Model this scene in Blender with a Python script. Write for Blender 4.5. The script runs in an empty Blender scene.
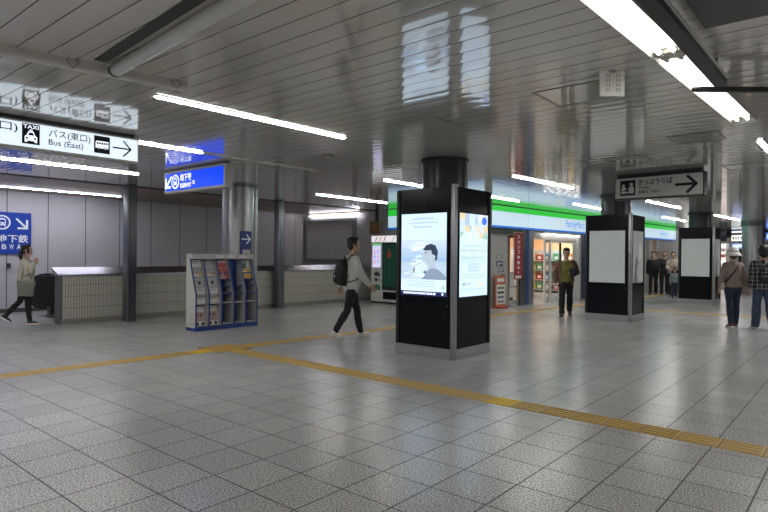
import bpy, bmesh, math, random
from mathutils import Vector, Matrix, noise as mnoise
random.seed(7)
PI = math.pi
C = bpy.context.scene.collection
H = 2.95                      # ceiling height

# ---------------------------------------------------------------- materials
MATS = {}
def mat(name, col, rough=0.5, metal=0.0, emit=0.0, ecol=None, var=0.06, scale=9.0, spec=0.5, bump=0.0, alpha=1.0, trans=0.0, coat=0.0):
    if name in MATS: return MATS[name]
    m = bpy.data.materials.new(name); m.use_nodes = True
    nt = m.node_tree; b = nt.nodes['Principled BSDF']
    tc = nt.nodes.new('ShaderNodeTexCoord'); nz = nt.nodes.new('ShaderNodeTexNoise')
    nz.inputs['Scale'].default_value = scale; nz.inputs['Detail'].default_value = 3
    nt.links.new(tc.outputs['Object'], nz.inputs['Vector'])
    mx = nt.nodes.new('ShaderNodeMix'); mx.data_type = 'RGBA'
    c = Vector(col[:3])
    mx.inputs['A'].default_value = (*(c*(1-var)), 1); mx.inputs['B'].default_value = (*[min(1, v*(1+var)) for v in c], 1)
    nt.links.new(nz.outputs['Fac'], mx.inputs['Factor']); nt.links.new(mx.outputs['Result'], b.inputs['Base Color'])
    b.inputs['Roughness'].default_value = rough; b.inputs['Metallic'].default_value = metal
    b.inputs['Specular IOR Level'].default_value = spec
    b.inputs['Alpha'].default_value = alpha; b.inputs['Transmission Weight'].default_value = trans
    b.inputs['Coat Weight'].default_value = coat; b.inputs['Coat Roughness'].default_value = 0.05
    if emit:
        if ecol is None: nt.links.new(mx.outputs['Result'], b.inputs['Emission Color'])
        else: b.inputs['Emission Color'].default_value = (*ecol, 1)
        b.inputs['Emission Strength'].default_value = emit
    if bump:
        bp = nt.nodes.new('ShaderNodeBump'); bp.inputs['Strength'].default_value = bump; bp.inputs['Distance'].default_value = 0.01
        n2 = nt.nodes.new('ShaderNodeTexNoise'); n2.inputs['Scale'].default_value = scale*6
        nt.links.new(tc.outputs['Object'], n2.inputs['Vector']); nt.links.new(n2.outputs['Fac'], bp.inputs['Height'])
        nt.links.new(bp.outputs['Normal'], b.inputs['Normal'])
    MATS[name] = m
    return m

def nodes_of(m):
    return m.node_tree, m.node_tree.nodes, m.node_tree.links, m.node_tree.nodes['Principled BSDF']
def mth(nt, op, a, b=None):
    n = nt.nodes.new('ShaderNodeMath'); n.operation = op
    for i, v in enumerate((a, b)):
        if v is None: continue
        if isinstance(v, (int, float)): n.inputs[i].default_value = v
        else: nt.links.new(v, n.inputs[i])
    return n.outputs[0]
def mixc(nt, f, a, b):
    n = nt.nodes.new('ShaderNodeMix'); n.data_type = 'RGBA'
    for k, v in (('Factor', f), ('A', a), ('B', b)):
        if isinstance(v, tuple): n.inputs[k].default_value = (*v, 1)
        elif isinstance(v, (int, float)): n.inputs[k].default_value = v
        else: nt.links.new(v, n.inputs[k])
    return n.outputs['Result']

def floor_material():
    m = bpy.data.materials.new('granite_tile'); m.use_nodes = True
    nt, N, L, b = nodes_of(m)
    tc = N.new('ShaderNodeTexCoord'); sp = N.new('ShaderNodeSeparateXYZ'); L.new(tc.outputs['Object'], sp.inputs[0])
    T = 0.4
    u = mth(nt, 'DIVIDE', mth(nt, 'ADD', sp.outputs['X'], 40*T+3.7367), T)
    v = mth(nt, 'DIVIDE', mth(nt, 'ADD', sp.outputs['Y'], 40*T-1.818), T)
    fu, fv = mth(nt, 'FRACT', u), mth(nt, 'FRACT', v)
    iu, iv = mth(nt, 'FLOOR', u), mth(nt, 'FLOOR', v)
    du = mth(nt, 'MINIMUM', fu, mth(nt, 'SUBTRACT', 1.0, fu)); dv = mth(nt, 'MINIMUM', fv, mth(nt, 'SUBTRACT', 1.0, fv))
    d = mth(nt, 'MINIMUM', du, dv)
    g = mth(nt, 'LESS_THAN', d, 0.0125)
    cb = N.new('ShaderNodeCombineXYZ'); L.new(iu, cb.inputs[0]); L.new(iv, cb.inputs[1])
    wn = N.new('ShaderNodeTexWhiteNoise'); wn.noise_dimensions = '3D'; L.new(cb.outputs[0], wn.inputs['Vector'])
    n1 = N.new('ShaderNodeTexNoise'); n1.inputs['Scale'].default_value = 88; n1.inputs['Detail'].default_value = 4
    L.new(tc.outputs['Object'], n1.inputs['Vector'])
    r1 = N.new('ShaderNodeValToRGB'); r1.color_ramp.elements[0].position = .42; r1.color_ramp.elements[1].position = .58
    r1.color_ramp.elements[0].color = (.25, .25, .26, 1); r1.color_ramp.elements[1].color = (.66, .655, .645, 1)
    L.new(n1.outputs['Fac'], r1.inputs[0])
    n3 = N.new('ShaderNodeTexNoise'); n3.inputs['Scale'].default_value = .55; L.new(tc.outputs['Object'], n3.inputs['Vector'])
    ton = mth(nt, 'ADD', mth(nt, 'MULTIPLY', wn.outputs['Value'], .08), mth(nt, 'ADD', mth(nt, 'MULTIPLY', n3.outputs['Fac'], .16), .83))
    vm = N.new('ShaderNodeVectorMath'); vm.operation = 'SCALE'; L.new(r1.outputs[0], vm.inputs[0]); L.new(ton, vm.inputs['Scale'])
    L.new(mixc(nt, g, vm.outputs[0], (.05, .047, .045)), b.inputs['Base Color'])
    rg = mth(nt, 'ADD', mth(nt, 'MULTIPLY', wn.outputs['Value'], .025), mth(nt, 'ADD', mth(nt, 'MULTIPLY', n3.outputs['Fac'], .10), .17))
    L.new(mth(nt, 'MAXIMUM', rg, mth(nt, 'MULTIPLY', g, .7)), b.inputs['Roughness'])
    # every tile is laid at a very slightly different tilt
    vs = N.new('ShaderNodeVectorMath'); vs.operation = 'SUBTRACT'; L.new(wn.outputs['Color'], vs.inputs[0]); vs.inputs[1].default_value = (.5, .5, .5)
    vk = N.new('ShaderNodeVectorMath'); vk.operation = 'MULTIPLY'; L.new(vs.outputs[0], vk.inputs[0]); vk.inputs[1].default_value = (.0045, .0045, 0)
    ge = N.new('ShaderNodeNewGeometry'); va = N.new('ShaderNodeVectorMath'); L.new(ge.outputs['Normal'], va.inputs[0]); L.new(vk.outputs[0], va.inputs[1])
    vn = N.new('ShaderNodeVectorMath'); vn.operation = 'NORMALIZE'; L.new(va.outputs[0], vn.inputs[0])
    bp = N.new('ShaderNodeBump'); bp.inputs['Strength'].default_value = .06; bp.inputs['Distance'].default_value = .004
    n2 = N.new('ShaderNodeTexNoise'); n2.inputs['Scale'].default_value = 60; L.new(tc.outputs['Object'], n2.inputs['Vector'])
    L.new(n2.outputs['Fac'], bp.inputs['Height']); L.new(vn.outputs[0], bp.inputs['Normal']); L.new(bp.outputs[0], b.inputs['Normal'])
    b.inputs['Specular IOR Level'].default_value = .6
    return m

def grid_material(name, col, line, ax, pitch, off, width, rough=.3, vpitch=None, voff=0, spec=.5, scale=3., var=.05, metal=0, bump=0):
    """panels parted by thin joint lines along one axis, optionally along Z too"""
    m = mat(name, col, rough, metal, var=var, scale=scale, spec=spec, bump=bump)
    nt, N, L, b = nodes_of(m)
    base = b.inputs['Base Color'].links[0].from_socket
    tc = N.new('ShaderNodeTexCoord'); sp = N.new('ShaderNodeSeparateXYZ'); L.new(tc.outputs['Object'], sp.inputs[0])
    def lines(sock, p, o, w):
        f = mth(nt, 'FRACT', mth(nt, 'DIVIDE', mth(nt, 'ADD', sock, 60*p-o), p))
        return mth(nt, 'LESS_THAN', mth(nt, 'MINIMUM', f, mth(nt, 'SUBTRACT', 1.0, f)), w/p/2)
    g = lines(sp.outputs[ax], pitch, off, width)
    if vpitch: g = mth(nt, 'MAXIMUM', g, lines(sp.outputs['Z'], vpitch, voff, width))
    L.new(mixc(nt, g, base, line), b.inputs['Base Color'])
    return m

# ---------------------------------------------------------------- mesh building
class MB:
    def __init__(self): self.v, self.f, self.m = [], [], []
    def add(self, vs, fs, mi=0):
        o = len(self.v); self.v += [tuple(p) for p in vs]
        self.f += [tuple(i+o for i in f) for f in fs]; self.m += [mi]*len(fs)
        return self
    def box(self, x0, x1, y0, y1, z0, z1, mi=0):
        return self.add([(x0,y0,z0),(x1,y0,z0),(x1,y1,z0),(x0,y1,z0),(x0,y0,z1),(x1,y0,z1),(x1,y1,z1),(x0,y1,z1)],
            [(0,3,2,1),(4,5,6,7),(0,1,5,4),(1,2,6,5),(2,3,7,6),(3,0,4,7)], mi)
    def rbox(self, x0, x1, y0, y1, z0, z1, r=.01, mi=0, seg=2):
        bm = bmesh.new()
        bmesh.ops.create_cube(bm, size=1)
        for v in bm.verts: v.co = Vector(((x0+x1)/2+v.co.x*(x1-x0), (y0+y1)/2+v.co.y*(y1-y0), (z0+z1)/2+v.co.z*(z1-z0)))
        bmesh.ops.bevel(bm, geom=bm.edges[:], offset=r, segments=seg, affect='EDGES', profile=.5)
        bm.verts.index_update()
        self.add([v.co[:] for v in bm.verts], [[v.index for v in f.verts] for f in bm.faces], mi); bm.free()
        return self
    def prism(self, poly, axis, a, b, mi=0):
        """extrude a 2D outline along an axis ('x': (y,z), 'y': (x,z), 'z': (x,y))"""
        def P(p, t): return {'x': (t, p[0], p[1]), 'y': (p[0], t, p[1]), 'z': (p[0], p[1], t)}[axis]
        n = len(poly)
        vs = [P(p, a) for p in poly]+[P(p, b) for p in poly]
        fs = [tuple(range(n))[::-1], tuple(range(n, 2*n))]+[(i, (i+1) % n, n+(i+1) % n, n+i) for i in range(n)]
        return self.add(vs, fs, mi)
    def loft(self, rings, mi=0, cap=True):
        n = len(rings[0]); vs = [p for r in rings for p in r]; fs = []
        for k in range(len(rings)-1):
            for i in range(n):
                j = (i+1) % n; fs.append((k*n+i, k*n+j, (k+1)*n+j, (k+1)*n+i))
        if cap: fs += [tuple(range(n))[::-1], tuple(range((len(rings)-1)*n, len(rings)*n))]
        return self.add(vs, fs, mi)
    def cyl(self, c, r, z0, z1, n=32, mi=0, r1=None):
        r1 = r if r1 is None else r1
        R = lambda rr, z: [(c[0]+rr*math.cos(2*PI*i/n), c[1]+rr*math.sin(2*PI*i/n), z) for i in range(n)]
        return self.loft([R(r, z0), R(r1, z1)], mi)
    def tube(self, pts, rad, n=10, mi=0, flat=None, up=(0,0,1)):
        """tube along a path; rad is a number, or one per point, or (ra, rb) pairs"""
        pts = [Vector(p) for p in pts]; rings = []; a = None
        for i, p in enumerate(pts):
            d = (pts[min(i+1, len(pts)-1)]-pts[max(i-1, 0)]).normalized()
            u = Vector(up)
            if abs(d.dot(u)) > .95: u = Vector((0, 1, 0)) if abs(d.y) < .9 else Vector((1, 0, 0))
            q = None if a is None else a-d*a.dot(d)
            a = d.cross(u).normalized() if q is None or q.length < .05 else q.normalized()
            b2 = a.cross(d).normalized()
            r = rad[i] if isinstance(rad, list) else rad
            ra, rb = r if isinstance(r, (list, tuple)) else (r, r)
            rings.append([p+a*ra*math.cos(2*PI*k/n)+b2*rb*math.sin(2*PI*k/n) for k in range(n)])
        return self.loft(rings, mi)
    def ball(self, c, r, n=12, mi=0, M=None):
        r = r if isinstance(r, (list, tuple)) else (r, r, r); rings = []
        for k in range(1, n):
            t = PI*k/n; z, s = math.cos(t), math.sin(t)
            ring = [Vector((r[0]*s*math.cos(2*PI*i/(2*n)), r[1]*s*math.sin(2*PI*i/(2*n)), r[2]*z)) for i in range(2*n)]
            rings.append([(M @ q if M else q)+Vector(c) for q in ring])
        return self.loft(rings[::-1], mi)
    def mesh(self, name):
        me = bpy.data.meshes.new(name); me.from_pydata(self.v, [], self.f); me.update(); return me

def chain_matrix(o):
    M = o.matrix_basis.copy()
    while o.parent: o = o.parent; M = o.matrix_basis @ M
    return M
def link(name, me, mats, parent=None, world=False, smooth=False, mi=None):
    o = bpy.data.objects.new(name, me); C.objects.link(o)
    mats = mats if isinstance(mats, (list, tuple)) else [mats]
    for m in mats: me.materials.append(m)
    if mi is not None:
        for p, k in zip(me.polygons, mi): p.material_index = k
    if smooth:
        for p in me.polygons: p.use_smooth = True
    if parent:
        o.parent = parent
        if world: me.transform(chain_matrix(parent).inverted())
    return o
def obj(name, mb, mats, parent=None, world=False, smooth=False, bevel=0, auto=False, fix=True):
    me = mb.mesh(name)
    if fix:
        bm = bmesh.new(); bm.from_mesh(me); bmesh.ops.recalc_face_normals(bm, faces=bm.faces[:]); bm.to_mesh(me); bm.free()
    o = link(name, me, mats, parent, world, smooth, mb.m)
    if auto:
        for p in me.polygons: p.use_smooth = True
        me.set_sharp_from_angle(angle=math.radians(38))
    if bevel:
        md = o.modifiers.new('edge', 'BEVEL'); md.width = bevel; md.segments = 2; md.limit_method = 'ANGLE'
    return o
def tag(o, label=None, cat=None, group=None, kind=None):
    for k, v in (('label', label), ('category', cat), ('group', group), ('kind', kind)):
        if v: o[k] = v
    return o
def thing(name, label, cat, loc=(0,0,0), rz=0, group=None):
    o = bpy.data.objects.new(name, None); C.objects.link(o); o.location = loc; o.rotation_euler = (0, 0, rz)
    o.empty_display_size = .1
    return tag(o, label, cat, group)
def struct(name, mb, m, **k):
    return tag(obj(name, mb, m, **k), kind='structure')

# ---------------------------------------------------------------- flat art and lettering
_TXT = {}
def text_geo(s, bold=0.0):
    key = (s, bold)
    if key not in _TXT:
        cu = bpy.data.curves.new('lettering_source', 'FONT'); cu.body = s; cu.offset = bold; cu.resolution_u = 3
        o = bpy.data.objects.new('lettering_source', cu); C.objects.link(o)
        dg = bpy.context.evaluated_depsgraph_get()
        me = bpy.data.meshes.new_from_object(o.evaluated_get(dg))
        vs = [(v.co.x, v.co.y) for v in me.vertices]; fs = [tuple(p.vertices) for p in me.polygons]
        bpy.data.objects.remove(o); bpy.data.curves.remove(cu); bpy.data.meshes.remove(me)
        _TXT[key] = (vs, fs)
    return _TXT[key]
class Art:
    """flat shapes on a plane: origin O, right U, up V; each layer a little nearer the viewer"""
    def __init__(self, O, U, V):
        self.O, self.U, self.V = Vector(O), Vector(U).normalized(), Vector(V).normalized(); self.N = self.U.cross(self.V)
        self.mb = MB(); self.mats = []
    def mi(self, m):
        if m not in self.mats: self.mats.append(m)
        return self.mats.index(m)
    def P(self, x, y, l): return self.O+self.U*x+self.V*y+self.N*(.0016*l)
    def poly(self, pts, m, l=1): self.mb.add([self.P(x, y, l) for x, y in pts], [tuple(range(len(pts)))], self.mi(m)); return self
    def rect(self, x0, y0, x1, y1, m, l=1): return self.poly([(x0,y0),(x1,y0),(x1,y1),(x0,y1)], m, l)
    def disc(self, x, y, rx, m, l=1, ry=None, n=28):
        ry = ry or rx; return self.poly([(x+rx*math.cos(2*PI*i/n), y+ry*math.sin(2*PI*i/n)) for i in range(n)], m, l)
    def ring(self, x, y, r, w, m, l=1, n=32):
        for i in range(n):
            a, b = 2*PI*i/n, 2*PI*(i+1)/n
            self.poly([(x+q*math.cos(t), y+q*math.sin(t)) for q, t in ((r,a),(r,b),(r-w,b),(r-w,a))][::-1], m, l)
        return self
    def bar(self, x0, y0, x1, y1, w, m, l=1):
        d = Vector((x1-x0, y1-y0)).normalized()*w/2; n = Vector((-d.y, d.x))
        return self.poly([(x0-d.x-n.x, y0-d.y-n.y), (x1+d.x-n.x, y1+d.y-n.y), (x1+d.x+n.x, y1+d.y+n.y), (x0-d.x+n.x, y0-d.y+n.y)], m, l)
    def arrow(self, x, y, size, ang, m, l=1, w=.16):
        c, s = math.cos(ang), math.sin(ang)
        R = lambda a, b: (x+size*(a*c-b*s), y+size*(a*s+b*c))
        for p, q in (((-.5,0),(.46,0)), ((.08,.42),(.5,0)), ((.08,-.42),(.5,0))):
            self.bar(*R(*p), *R(*q), size*w, m, l)
        return self
    def text(self, s, x, y, w, h, m, l=2, bold=0.0):
        vs, fs = text_geo(s, bold)
        x0, x1 = min(v[0] for v in vs), max(v[0] for v in vs); y0, y1 = min(v[1] for v in vs), max(v[1] for v in vs)
        self.mb.add([self.P(x+(a-x0)/(x1-x0)*w, y+(b-y0)/(y1-y0)*h, l) for a, b in vs], fs, self.mi(m)); return self
    def obj(self, name, parent=None, world=False):
        # faces look along +N
        o = obj(name, self.mb, self.mats, parent, world, fix=False)
        return o
# ================================================================= people
DG = lambda: bpy.context.evaluated_depsgraph_get()
def remesh_obj(name, mb, m, parent, voxel, smooth=4, ratio=None, wrinkle=0, seed=0):
    """join overlapping closed shapes into one continuous skin"""
    me = mb.mesh(name+'_raw')
    bm = bmesh.new(); bm.from_mesh(me); bmesh.ops.recalc_face_normals(bm, faces=bm.faces[:]); bm.to_mesh(me); bm.free()
    tmp = bpy.data.objects.new('tmp', me); C.objects.link(tmp)
    r = tmp.modifiers.new('r', 'REMESH'); r.mode = 'VOXEL'; r.voxel_size = voxel
    s = tmp.modifiers.new('s', 'SMOOTH'); s.factor = .5; s.iterations = smooth
    if ratio: d = tmp.modifiers.new('d', 'DECIMATE'); d.ratio = ratio
    out = bpy.data.meshes.new_from_object(tmp.evaluated_get(DG())); out.name = name
    bpy.data.objects.remove(tmp); bpy.data.meshes.remove(me)
    if wrinkle:
        cos = []
        for v in out.vertices:
            p = v.co*11+Vector((seed*3.1, 0, 0)); q = Vector((v.co.x*6, v.co.y*6, v.co.z*20))+Vector((seed, 0, 0))
            cos += (v.co+v.normal*wrinkle*(mnoise.noise(p)+.8*mnoise.noise(q)))[:]
        out.vertices.foreach_set('co', cos); out.update()
    out.materials.clear()
    return link(name, out, m, parent, smooth=True)
def ell_ring(c, rx, ry, n=20, yaw=0, power=2.4):
    pts = []
    for i in range(n):
        t = 2*PI*i/n; a, b = math.cos(t), math.sin(t)
        a = math.copysign(abs(a)**(2/power), a)*rx; b = math.copysign(abs(b)**(2/power), b)*ry
        pts.append(Vector((c[0]+a*math.cos(yaw)-b*math.sin(yaw), c[1]+a*math.sin(yaw)+b*math.cos(yaw), c[2])))
    return pts
def rotx(v, a): return Vector((v.x, v.y*math.cos(a)-v.z*math.sin(a), v.y*math.sin(a)+v.z*math.cos(a)))

class Figure:
    """+y is forward, x to the person's right; built at 1.70 m then scaled"""
    def __init__(s, legs, arms, lean=0.0, head=(0, 0), twist=0.0, female=False, build=1.0):
        s.f = female; s.b = build
        s.hip = {}; s.knee = {}; s.ank = {}; s.toe = {}; s.sh = {}; s.elb = {}; s.wri = {}; s.hdir = {}; s.palm = {}
        s.footp = {}
        sx = .085 if not female else .088
        for k, sg in (('R', 1), ('L', -1)):
            a, kn, fp, out = legs[k]            # thigh forward angle, knee flex, foot pitch (toe down +), outward
            h = Vector((sg*sx, 0, 0)); th = Vector((sg*out, math.sin(a), -math.cos(a))).normalized(); shn = Vector((sg*out*.3, math.sin(a-kn), -math.cos(a-kn))).normalized()
            s.hip[k] = h; s.knee[k] = h+th*.43; s.ank[k] = s.knee[k]+shn*.40; s.footp[k] = fp
        # drop the figure so that its lowest sole touches the ground
        low = 9
        for k in 'RL':
            fp = s.footp[k]; heel = s.ank[k]+Vector((0, -.06*math.cos(fp)-.075*math.sin(fp), -.075*math.cos(fp)+.06*math.sin(fp))); tip = s.ank[k]+Vector((0, .17*math.cos(fp)-.075*math.sin(fp), -.075*math.cos(fp)-.17*math.sin(fp)))
            low = min(low, heel.z, tip.z)
        up = Vector((0, 0, -low))
        for D in (s.hip, s.knee, s.ank):
            for k in D: D[k] = D[k]+up
        s.pz = up.z; s.lean = lean; s.twist = twist; s.headrot = head
        shw = .155 if female else .178
        for k, sg in (('R', 1), ('L', -1)):
            sw, ab, el, fwdrot = arms[k]        # shoulder swing fwd, abduction, elbow flex, inward turn of the forearm
            s.sh[k] = s.T(Vector((sg*shw, -.005, .475)))
            d = Vector((sg*math.sin(ab), math.sin(sw)*math.cos(ab), -math.cos(sw)*math.cos(ab))).normalized()
            s.elb[k] = s.sh[k]+d*.275
            d2 = Vector((sg*math.sin(ab)*.5-sg*fwdrot, math.sin(sw+el), -math.cos(sw+el))).normalized()
            s.wri[k] = s.elb[k]+d2*.245; s.hdir[k] = d2
    def T(s, p):
        """pelvis frame to figure frame for the leaning, twisting torso"""
        t = s.twist*min(1, max(0, p.z/.45)); p = Vector((p.x*math.cos(t)-p.y*math.sin(t), p.x*math.sin(t)+p.y*math.cos(t), p.z))
        return rotx(p, -s.lean)+Vector((0, 0, s.pz))
    def torso_rings(s, g=0.0, z0=-.06, z1=.62, loose=0.0):
        f = s.f
        T = [(-.10, .135, .09, -.01), (-.02, .168 if f else .160, .112, -.012), (.06, .162 if f else .155, .108, -.005), (.17, .128 if f else .142, .092, .005), (.28, .148 if f else .158, .108, .008), (.38, .160 if f else .178, .106, .0), (.45, .150 if f else .168, .088, -.004), (.505, .085, .068, -.008), (.54, .056, .06, -.004), (.585, .05, .056, .008), (.63, .048, .052, .016)]
        out = []
        for z, rx, ry, cy in T:
            if z < z0-1e-6 or z > z1+1e-6: continue
            lo = loose if .0 <= z <= .3 else loose*.4
            out.append([s.T(p) for p in ell_ring((0, cy, z), (rx+lo)*s.b+g, (ry+lo)*s.b+g)])
        return out
    def limb(s, mb, pts, rad, n=14):
        P = [Vector(p) for p in pts]; mb.tube(P, rad, n)
        mb.ball(P[0], rad[0] if not isinstance(rad[0], tuple) else sum(rad[0])/2, 8); mb.ball(P[-1], rad[-1] if not isinstance(rad[-1], tuple) else sum(rad[-1])/2, 8)
    def between(s, a, b, ts, bulge=None):
        out = []
        for t in ts:
            p = a.lerp(b, t)
            if bulge: p = p+Vector(bulge)*math.sin(PI*t)
            out.append(p)
        return out
    def leg(s, mb, k, g=0.0, to=1.0, loose=0.0):
        h, kn, an = s.hip[k], s.knee[k], s.ank[k]; b = s.b
        top = h+Vector((0, -.005, .02))
        s.limb(mb, s.between(top, kn, (0, .3, .65, 1))+s.between(kn, an, (.12, .35, .7, to), (0, -.012, 0)), [(.088*b+g), (.080*b+g+loose*.3), (.062*b+g+loose*.5), (.052*b+g+loose*.7), (.052*b+g+loose), (.056*b+g+loose), (.044*b+g+loose*1.3), (.037*b+g+loose*1.5)])
    def arm(s, mb, k, g=0.0, to=1.0, loose=0.0, fr=0.0):
        sh, el, wr = s.sh[k], s.elb[k], s.wri[k]; b = s.b
        pts = s.between(sh, el, (fr, .3, .7, 1)); r = [.052*b+g, .046*b+g+loose, .042*b+g+loose, .040*b+g+loose]
        if to > 0: pts += s.between(el, wr, (.25, .65, to)); r += [.039*b+g+loose, .033*b+g+loose, .027+g+loose*.6]
        s.limb(mb, pts, r)
    def hand(s, mb, k, curl=.35):
        sg = 1 if k == 'R' else -1
        d = s.hdir[k].normalized(); w = s.wri[k]
        ref = Vector((-sg, 0, 0)) if abs(d.x) < .8 else Vector((0, 1, 0))       # palm looks to the body
        pn = (ref-d*ref.dot(d)).normalized(); side = d.cross(pn).normalized()    # side: across the palm
        th = side if side.y > 0 or abs(side.y) < .2 and side.z > 0 else -side     # thumb leads forward/up
        mb.tube([w-d*.02, w+d*.01, w+d*.045, w+d*.088], [(.025, .02), (.030, .017), (.040, .015), (.038, .012)] if abs(th.dot(d.cross(Vector((0,0,1))).normalized() if abs(d.z) < .95 else th)) > -2 else .03, 14, up=tuple(pn))
        for i, (off, L) in enumerate(((.030, .068), (.010, .077), (-.010, .071), (-.029, .056))):
            c = curl*(.9+.18*i); p = w+d*.085+th*off; pts = [w+d*.06+th*off*.8, p]; dd = (d+th*off*2.2).normalized()
            for j, l in enumerate((.45, .32, .25)):
                ang = c*(j+1)*.75; q = dd*math.cos(ang)+pn*math.sin(ang); p = p+q*L*l; pts.append(p)
            mb.tube(pts, [.0095, .0092, .0088, .0082, .0068], 8); mb.ball(pts[-1], .0068, 5)
        t0 = w+d*.025+th*.026; t1 = t0+(d*.6+th*.75+pn*.15).normalized()*.038; t2 = t1+(d*.85+th*.35+pn*.3).normalized()*.03; t3 = t2+(d+pn*.4).normalized()*.022
        mb.tube([t0-th*.012, t0, t1, t2, t3], [.013, .0125, .0105, .0095, .0075], 8); mb.ball(t3, .0075, 5)
    def headM(s):
        y, p = s.headrot
        base = s.T(Vector((0, .012, .60)))
        return Matrix.Translation(base) @ Matrix.Rotation(y, 4, 'Z') @ Matrix.Rotation(p, 4, 'X')
    def headmesh(s, mb):
        M = s.headM(); tmp = MB()
        R = [(-.005, .020, .028, .052), (.008, .040, .045, .045), (.03, .054, .066, .028), (.06, .064, .080, .014), (.10, .071, .090, .004), (.14, .074, .094, 0), (.175, .070, .090, -.003), (.205, .056, .072, -.006), (.225, .034, .044, -.006), (.232, .012, .016, -.006)]
        tmp.loft([ell_ring((0, cy, z), rx, ry, 24, power=2.15) for z, rx, ry, cy in R])
        tmp.tube([(0, .088, .125), (0, .098, .105), (0, .112, .082), (0, .094, .072)], [.009, .011, .015, .010], 10)         # nose
        tmp.ball((0, .083, .046), (.022, .012, .007), 8); tmp.ball((0, .082, .035), (.020, .012, .008), 8)                       # lips
        tmp.ball((0, .080, .012), (.02, .016, .014), 8)                                                                        # chin
        for sg in (1, -1): tmp.ball((sg*.075, -.008, .095), (.010, .02, .032), 8); tmp.tube([(sg*.012, .09, .128), (sg*.042, .078, .128)], [.008, .006], 8)
        mb.add([M @ Vector(v) for v in tmp.v], tmp.f)
        n = Vector(M @ Vector((0, -.012, .03))); mb.tube([s.T(Vector((0, -.006, .48))), s.T(Vector((0, 0, .55))), n], [.062, .052, .052], 16)
    def body(s, name, parent, m, voxel=.0062, curl=(.35, .35), ratio=.45):
        mb = MB(); mb.loft(s.torso_rings(-.004)); s.headmesh(mb)
        for k, c in zip('RL', curl): s.leg(mb, k, -.004); s.arm(mb, k, -.003); s.hand(mb, k, c); s.foot(mb, k, -.006)
        return remesh_obj(name, mb, m, parent, voxel, 2, ratio)
    def foot(s, mb, k, g=0.0):
        a = s.ank[k]; fp = s.footp[k]; sg = 1 if k == 'R' else -1; M = Matrix.Translation(a) @ Matrix.Rotation(-fp, 4, 'X')
        R = [(-.062, .022, .030), (-.045, .034, .040), (0, .036, .05), (.05, .040, .036), (.10, .045, .028), (.145, .040, .022), (.172, .022, .014)]
        rings = []
        for y, rx, rz in R:
            zc = -.075+rz; rings.append([M @ Vector((sg*y*.12+(rx+g)*math.cos(2*PI*i/16), y, max(-.075, zc+(rz+g)*math.sin(2*PI*i/16)))) for i in range(16)])
        mb.loft(rings); mb.tube([M @ Vector((0, -.01, -.03)), a+Vector((0, 0, .03))], [.040+g, .038+g], 12)
    def shoes(s, parent, m, sole, pitch_lab=None):
        for k in 'RL':
            mb = MB(); s.foot(mb, k, .004); o = remesh_obj('shoe', mb, m, parent, .009, 2)
            a = s.ank[k]; sg = 1 if k == 'R' else -1; M = Matrix.Translation(a) @ Matrix.Rotation(-s.footp[k], 4, 'X')
            out = [(-.068, .018), (-.055, .036), (0, .041), (.06, .045), (.11, .050), (.15, .043), (.178, .02)]
            poly = [(sg*y*.12+r, y) for y, r in out]+[(sg*y*.12-r, y) for y, r in out[::-1]]
            mb = MB().prism(poly, 'z', -.078, -.052); mb.v = [tuple(M @ Vector(v)) for v in mb.v]
            obj('sole', mb, sole, o)
    def trousers(s, parent, m, loose=.008, name='trousers', to=.97, seed=1):
        mb = MB(); mb.loft(s.torso_rings(.008, -.10, .06))
        for k in 'RL': s.leg(mb, k, .009, to, loose)
        return remesh_obj(name, mb, m, parent, .011, 3, wrinkle=.006, seed=seed)
    def top(s, parent, m, name='jacket', loose=.014, sleeve=.95, hem=-.06, g=.014, collar=.505, hood=False, seed=2):
        mb = MB(); r = s.torso_rings(g, hem, collar, loose); mb.loft(r)
        for k in 'RL':
            s.arm(mb, k, g*.8, sleeve, loose*.75); mb.ball(s.sh[k]+(s.T(Vector((0, 0, .45)))-s.sh[k])*.2, .062*s.b+g*.6, 8)
        if hood: mb.tube([s.T(Vector(p)) for p in ((.085, .03, .50), (.075, -.06, .505), (0, -.105, .49), (-.075, -.06, .505), (-.085, .03, .50))], [.024, .036, .046, .036, .024], 12)
        else: mb.tube([s.T(Vector((.062*math.cos(t), .0+.062*math.sin(t), .512+.012*math.sin(-t)))) for t in [2*PI*i/16 for i in range(17)]], .017, 8)
        return remesh_obj(name, mb, m, parent, .011, 3, wrinkle=.010, seed=seed)
    def face(s, parent, em):
        M = s.headM()
        for sg in (1, -1):
            mb = MB().ball((0,0,0), (.013, .008, .006), 6); mb.v = [tuple(M @ (Vector(v)+Vector((sg*.031, .083, .112)))) for v in mb.v]; obj('eye', mb, em, parent, smooth=True)
            mb = MB().tube([(sg*.016, .091, .131), (sg*.033, .087, .134), (sg*.047, .077, .129)], [.0035, .005, .003], 6); mb.v = [tuple(M @ Vector(v)) for v in mb.v]; obj('eyebrow', mb, em, parent)
        mb = MB().ball((0,0,0), (.02, .006, .003), 6); mb.v = [tuple(M @ (Vector(v)+Vector((0, .0925, .041)))) for v in mb.v]; obj('mouth', mb, mat('lip', (.30, .13, .11), .5), parent, smooth=True)
    def hair(s, parent, m, style='short'):
        M = s.headM(); mb = MB()
        def B(c, r): 
            q = MB().ball(c, r, 10); mb.add([M @ Vector(v) for v in q.v], q.f)
        B((0, -.018, .163), (.084, .098, .080)); B((0, -.048, .115), (.080, .070, .085))
        if style == 'short':
            B((0, .04, .212), (.066, .055, .042)); B((0, -.02, .222), (.07, .08, .04)); B((0, -.06, .07), (.058, .04, .045))
            for k in range(16):
                a = 2*PI*k/16; B((.062*math.cos(a), -.015+.075*math.sin(a), .20+.02*random.random()), (.026, .026, .03))
            for sg in (1, -1): B((sg*.072, .02, .13), (.012, .02, .035))
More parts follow.
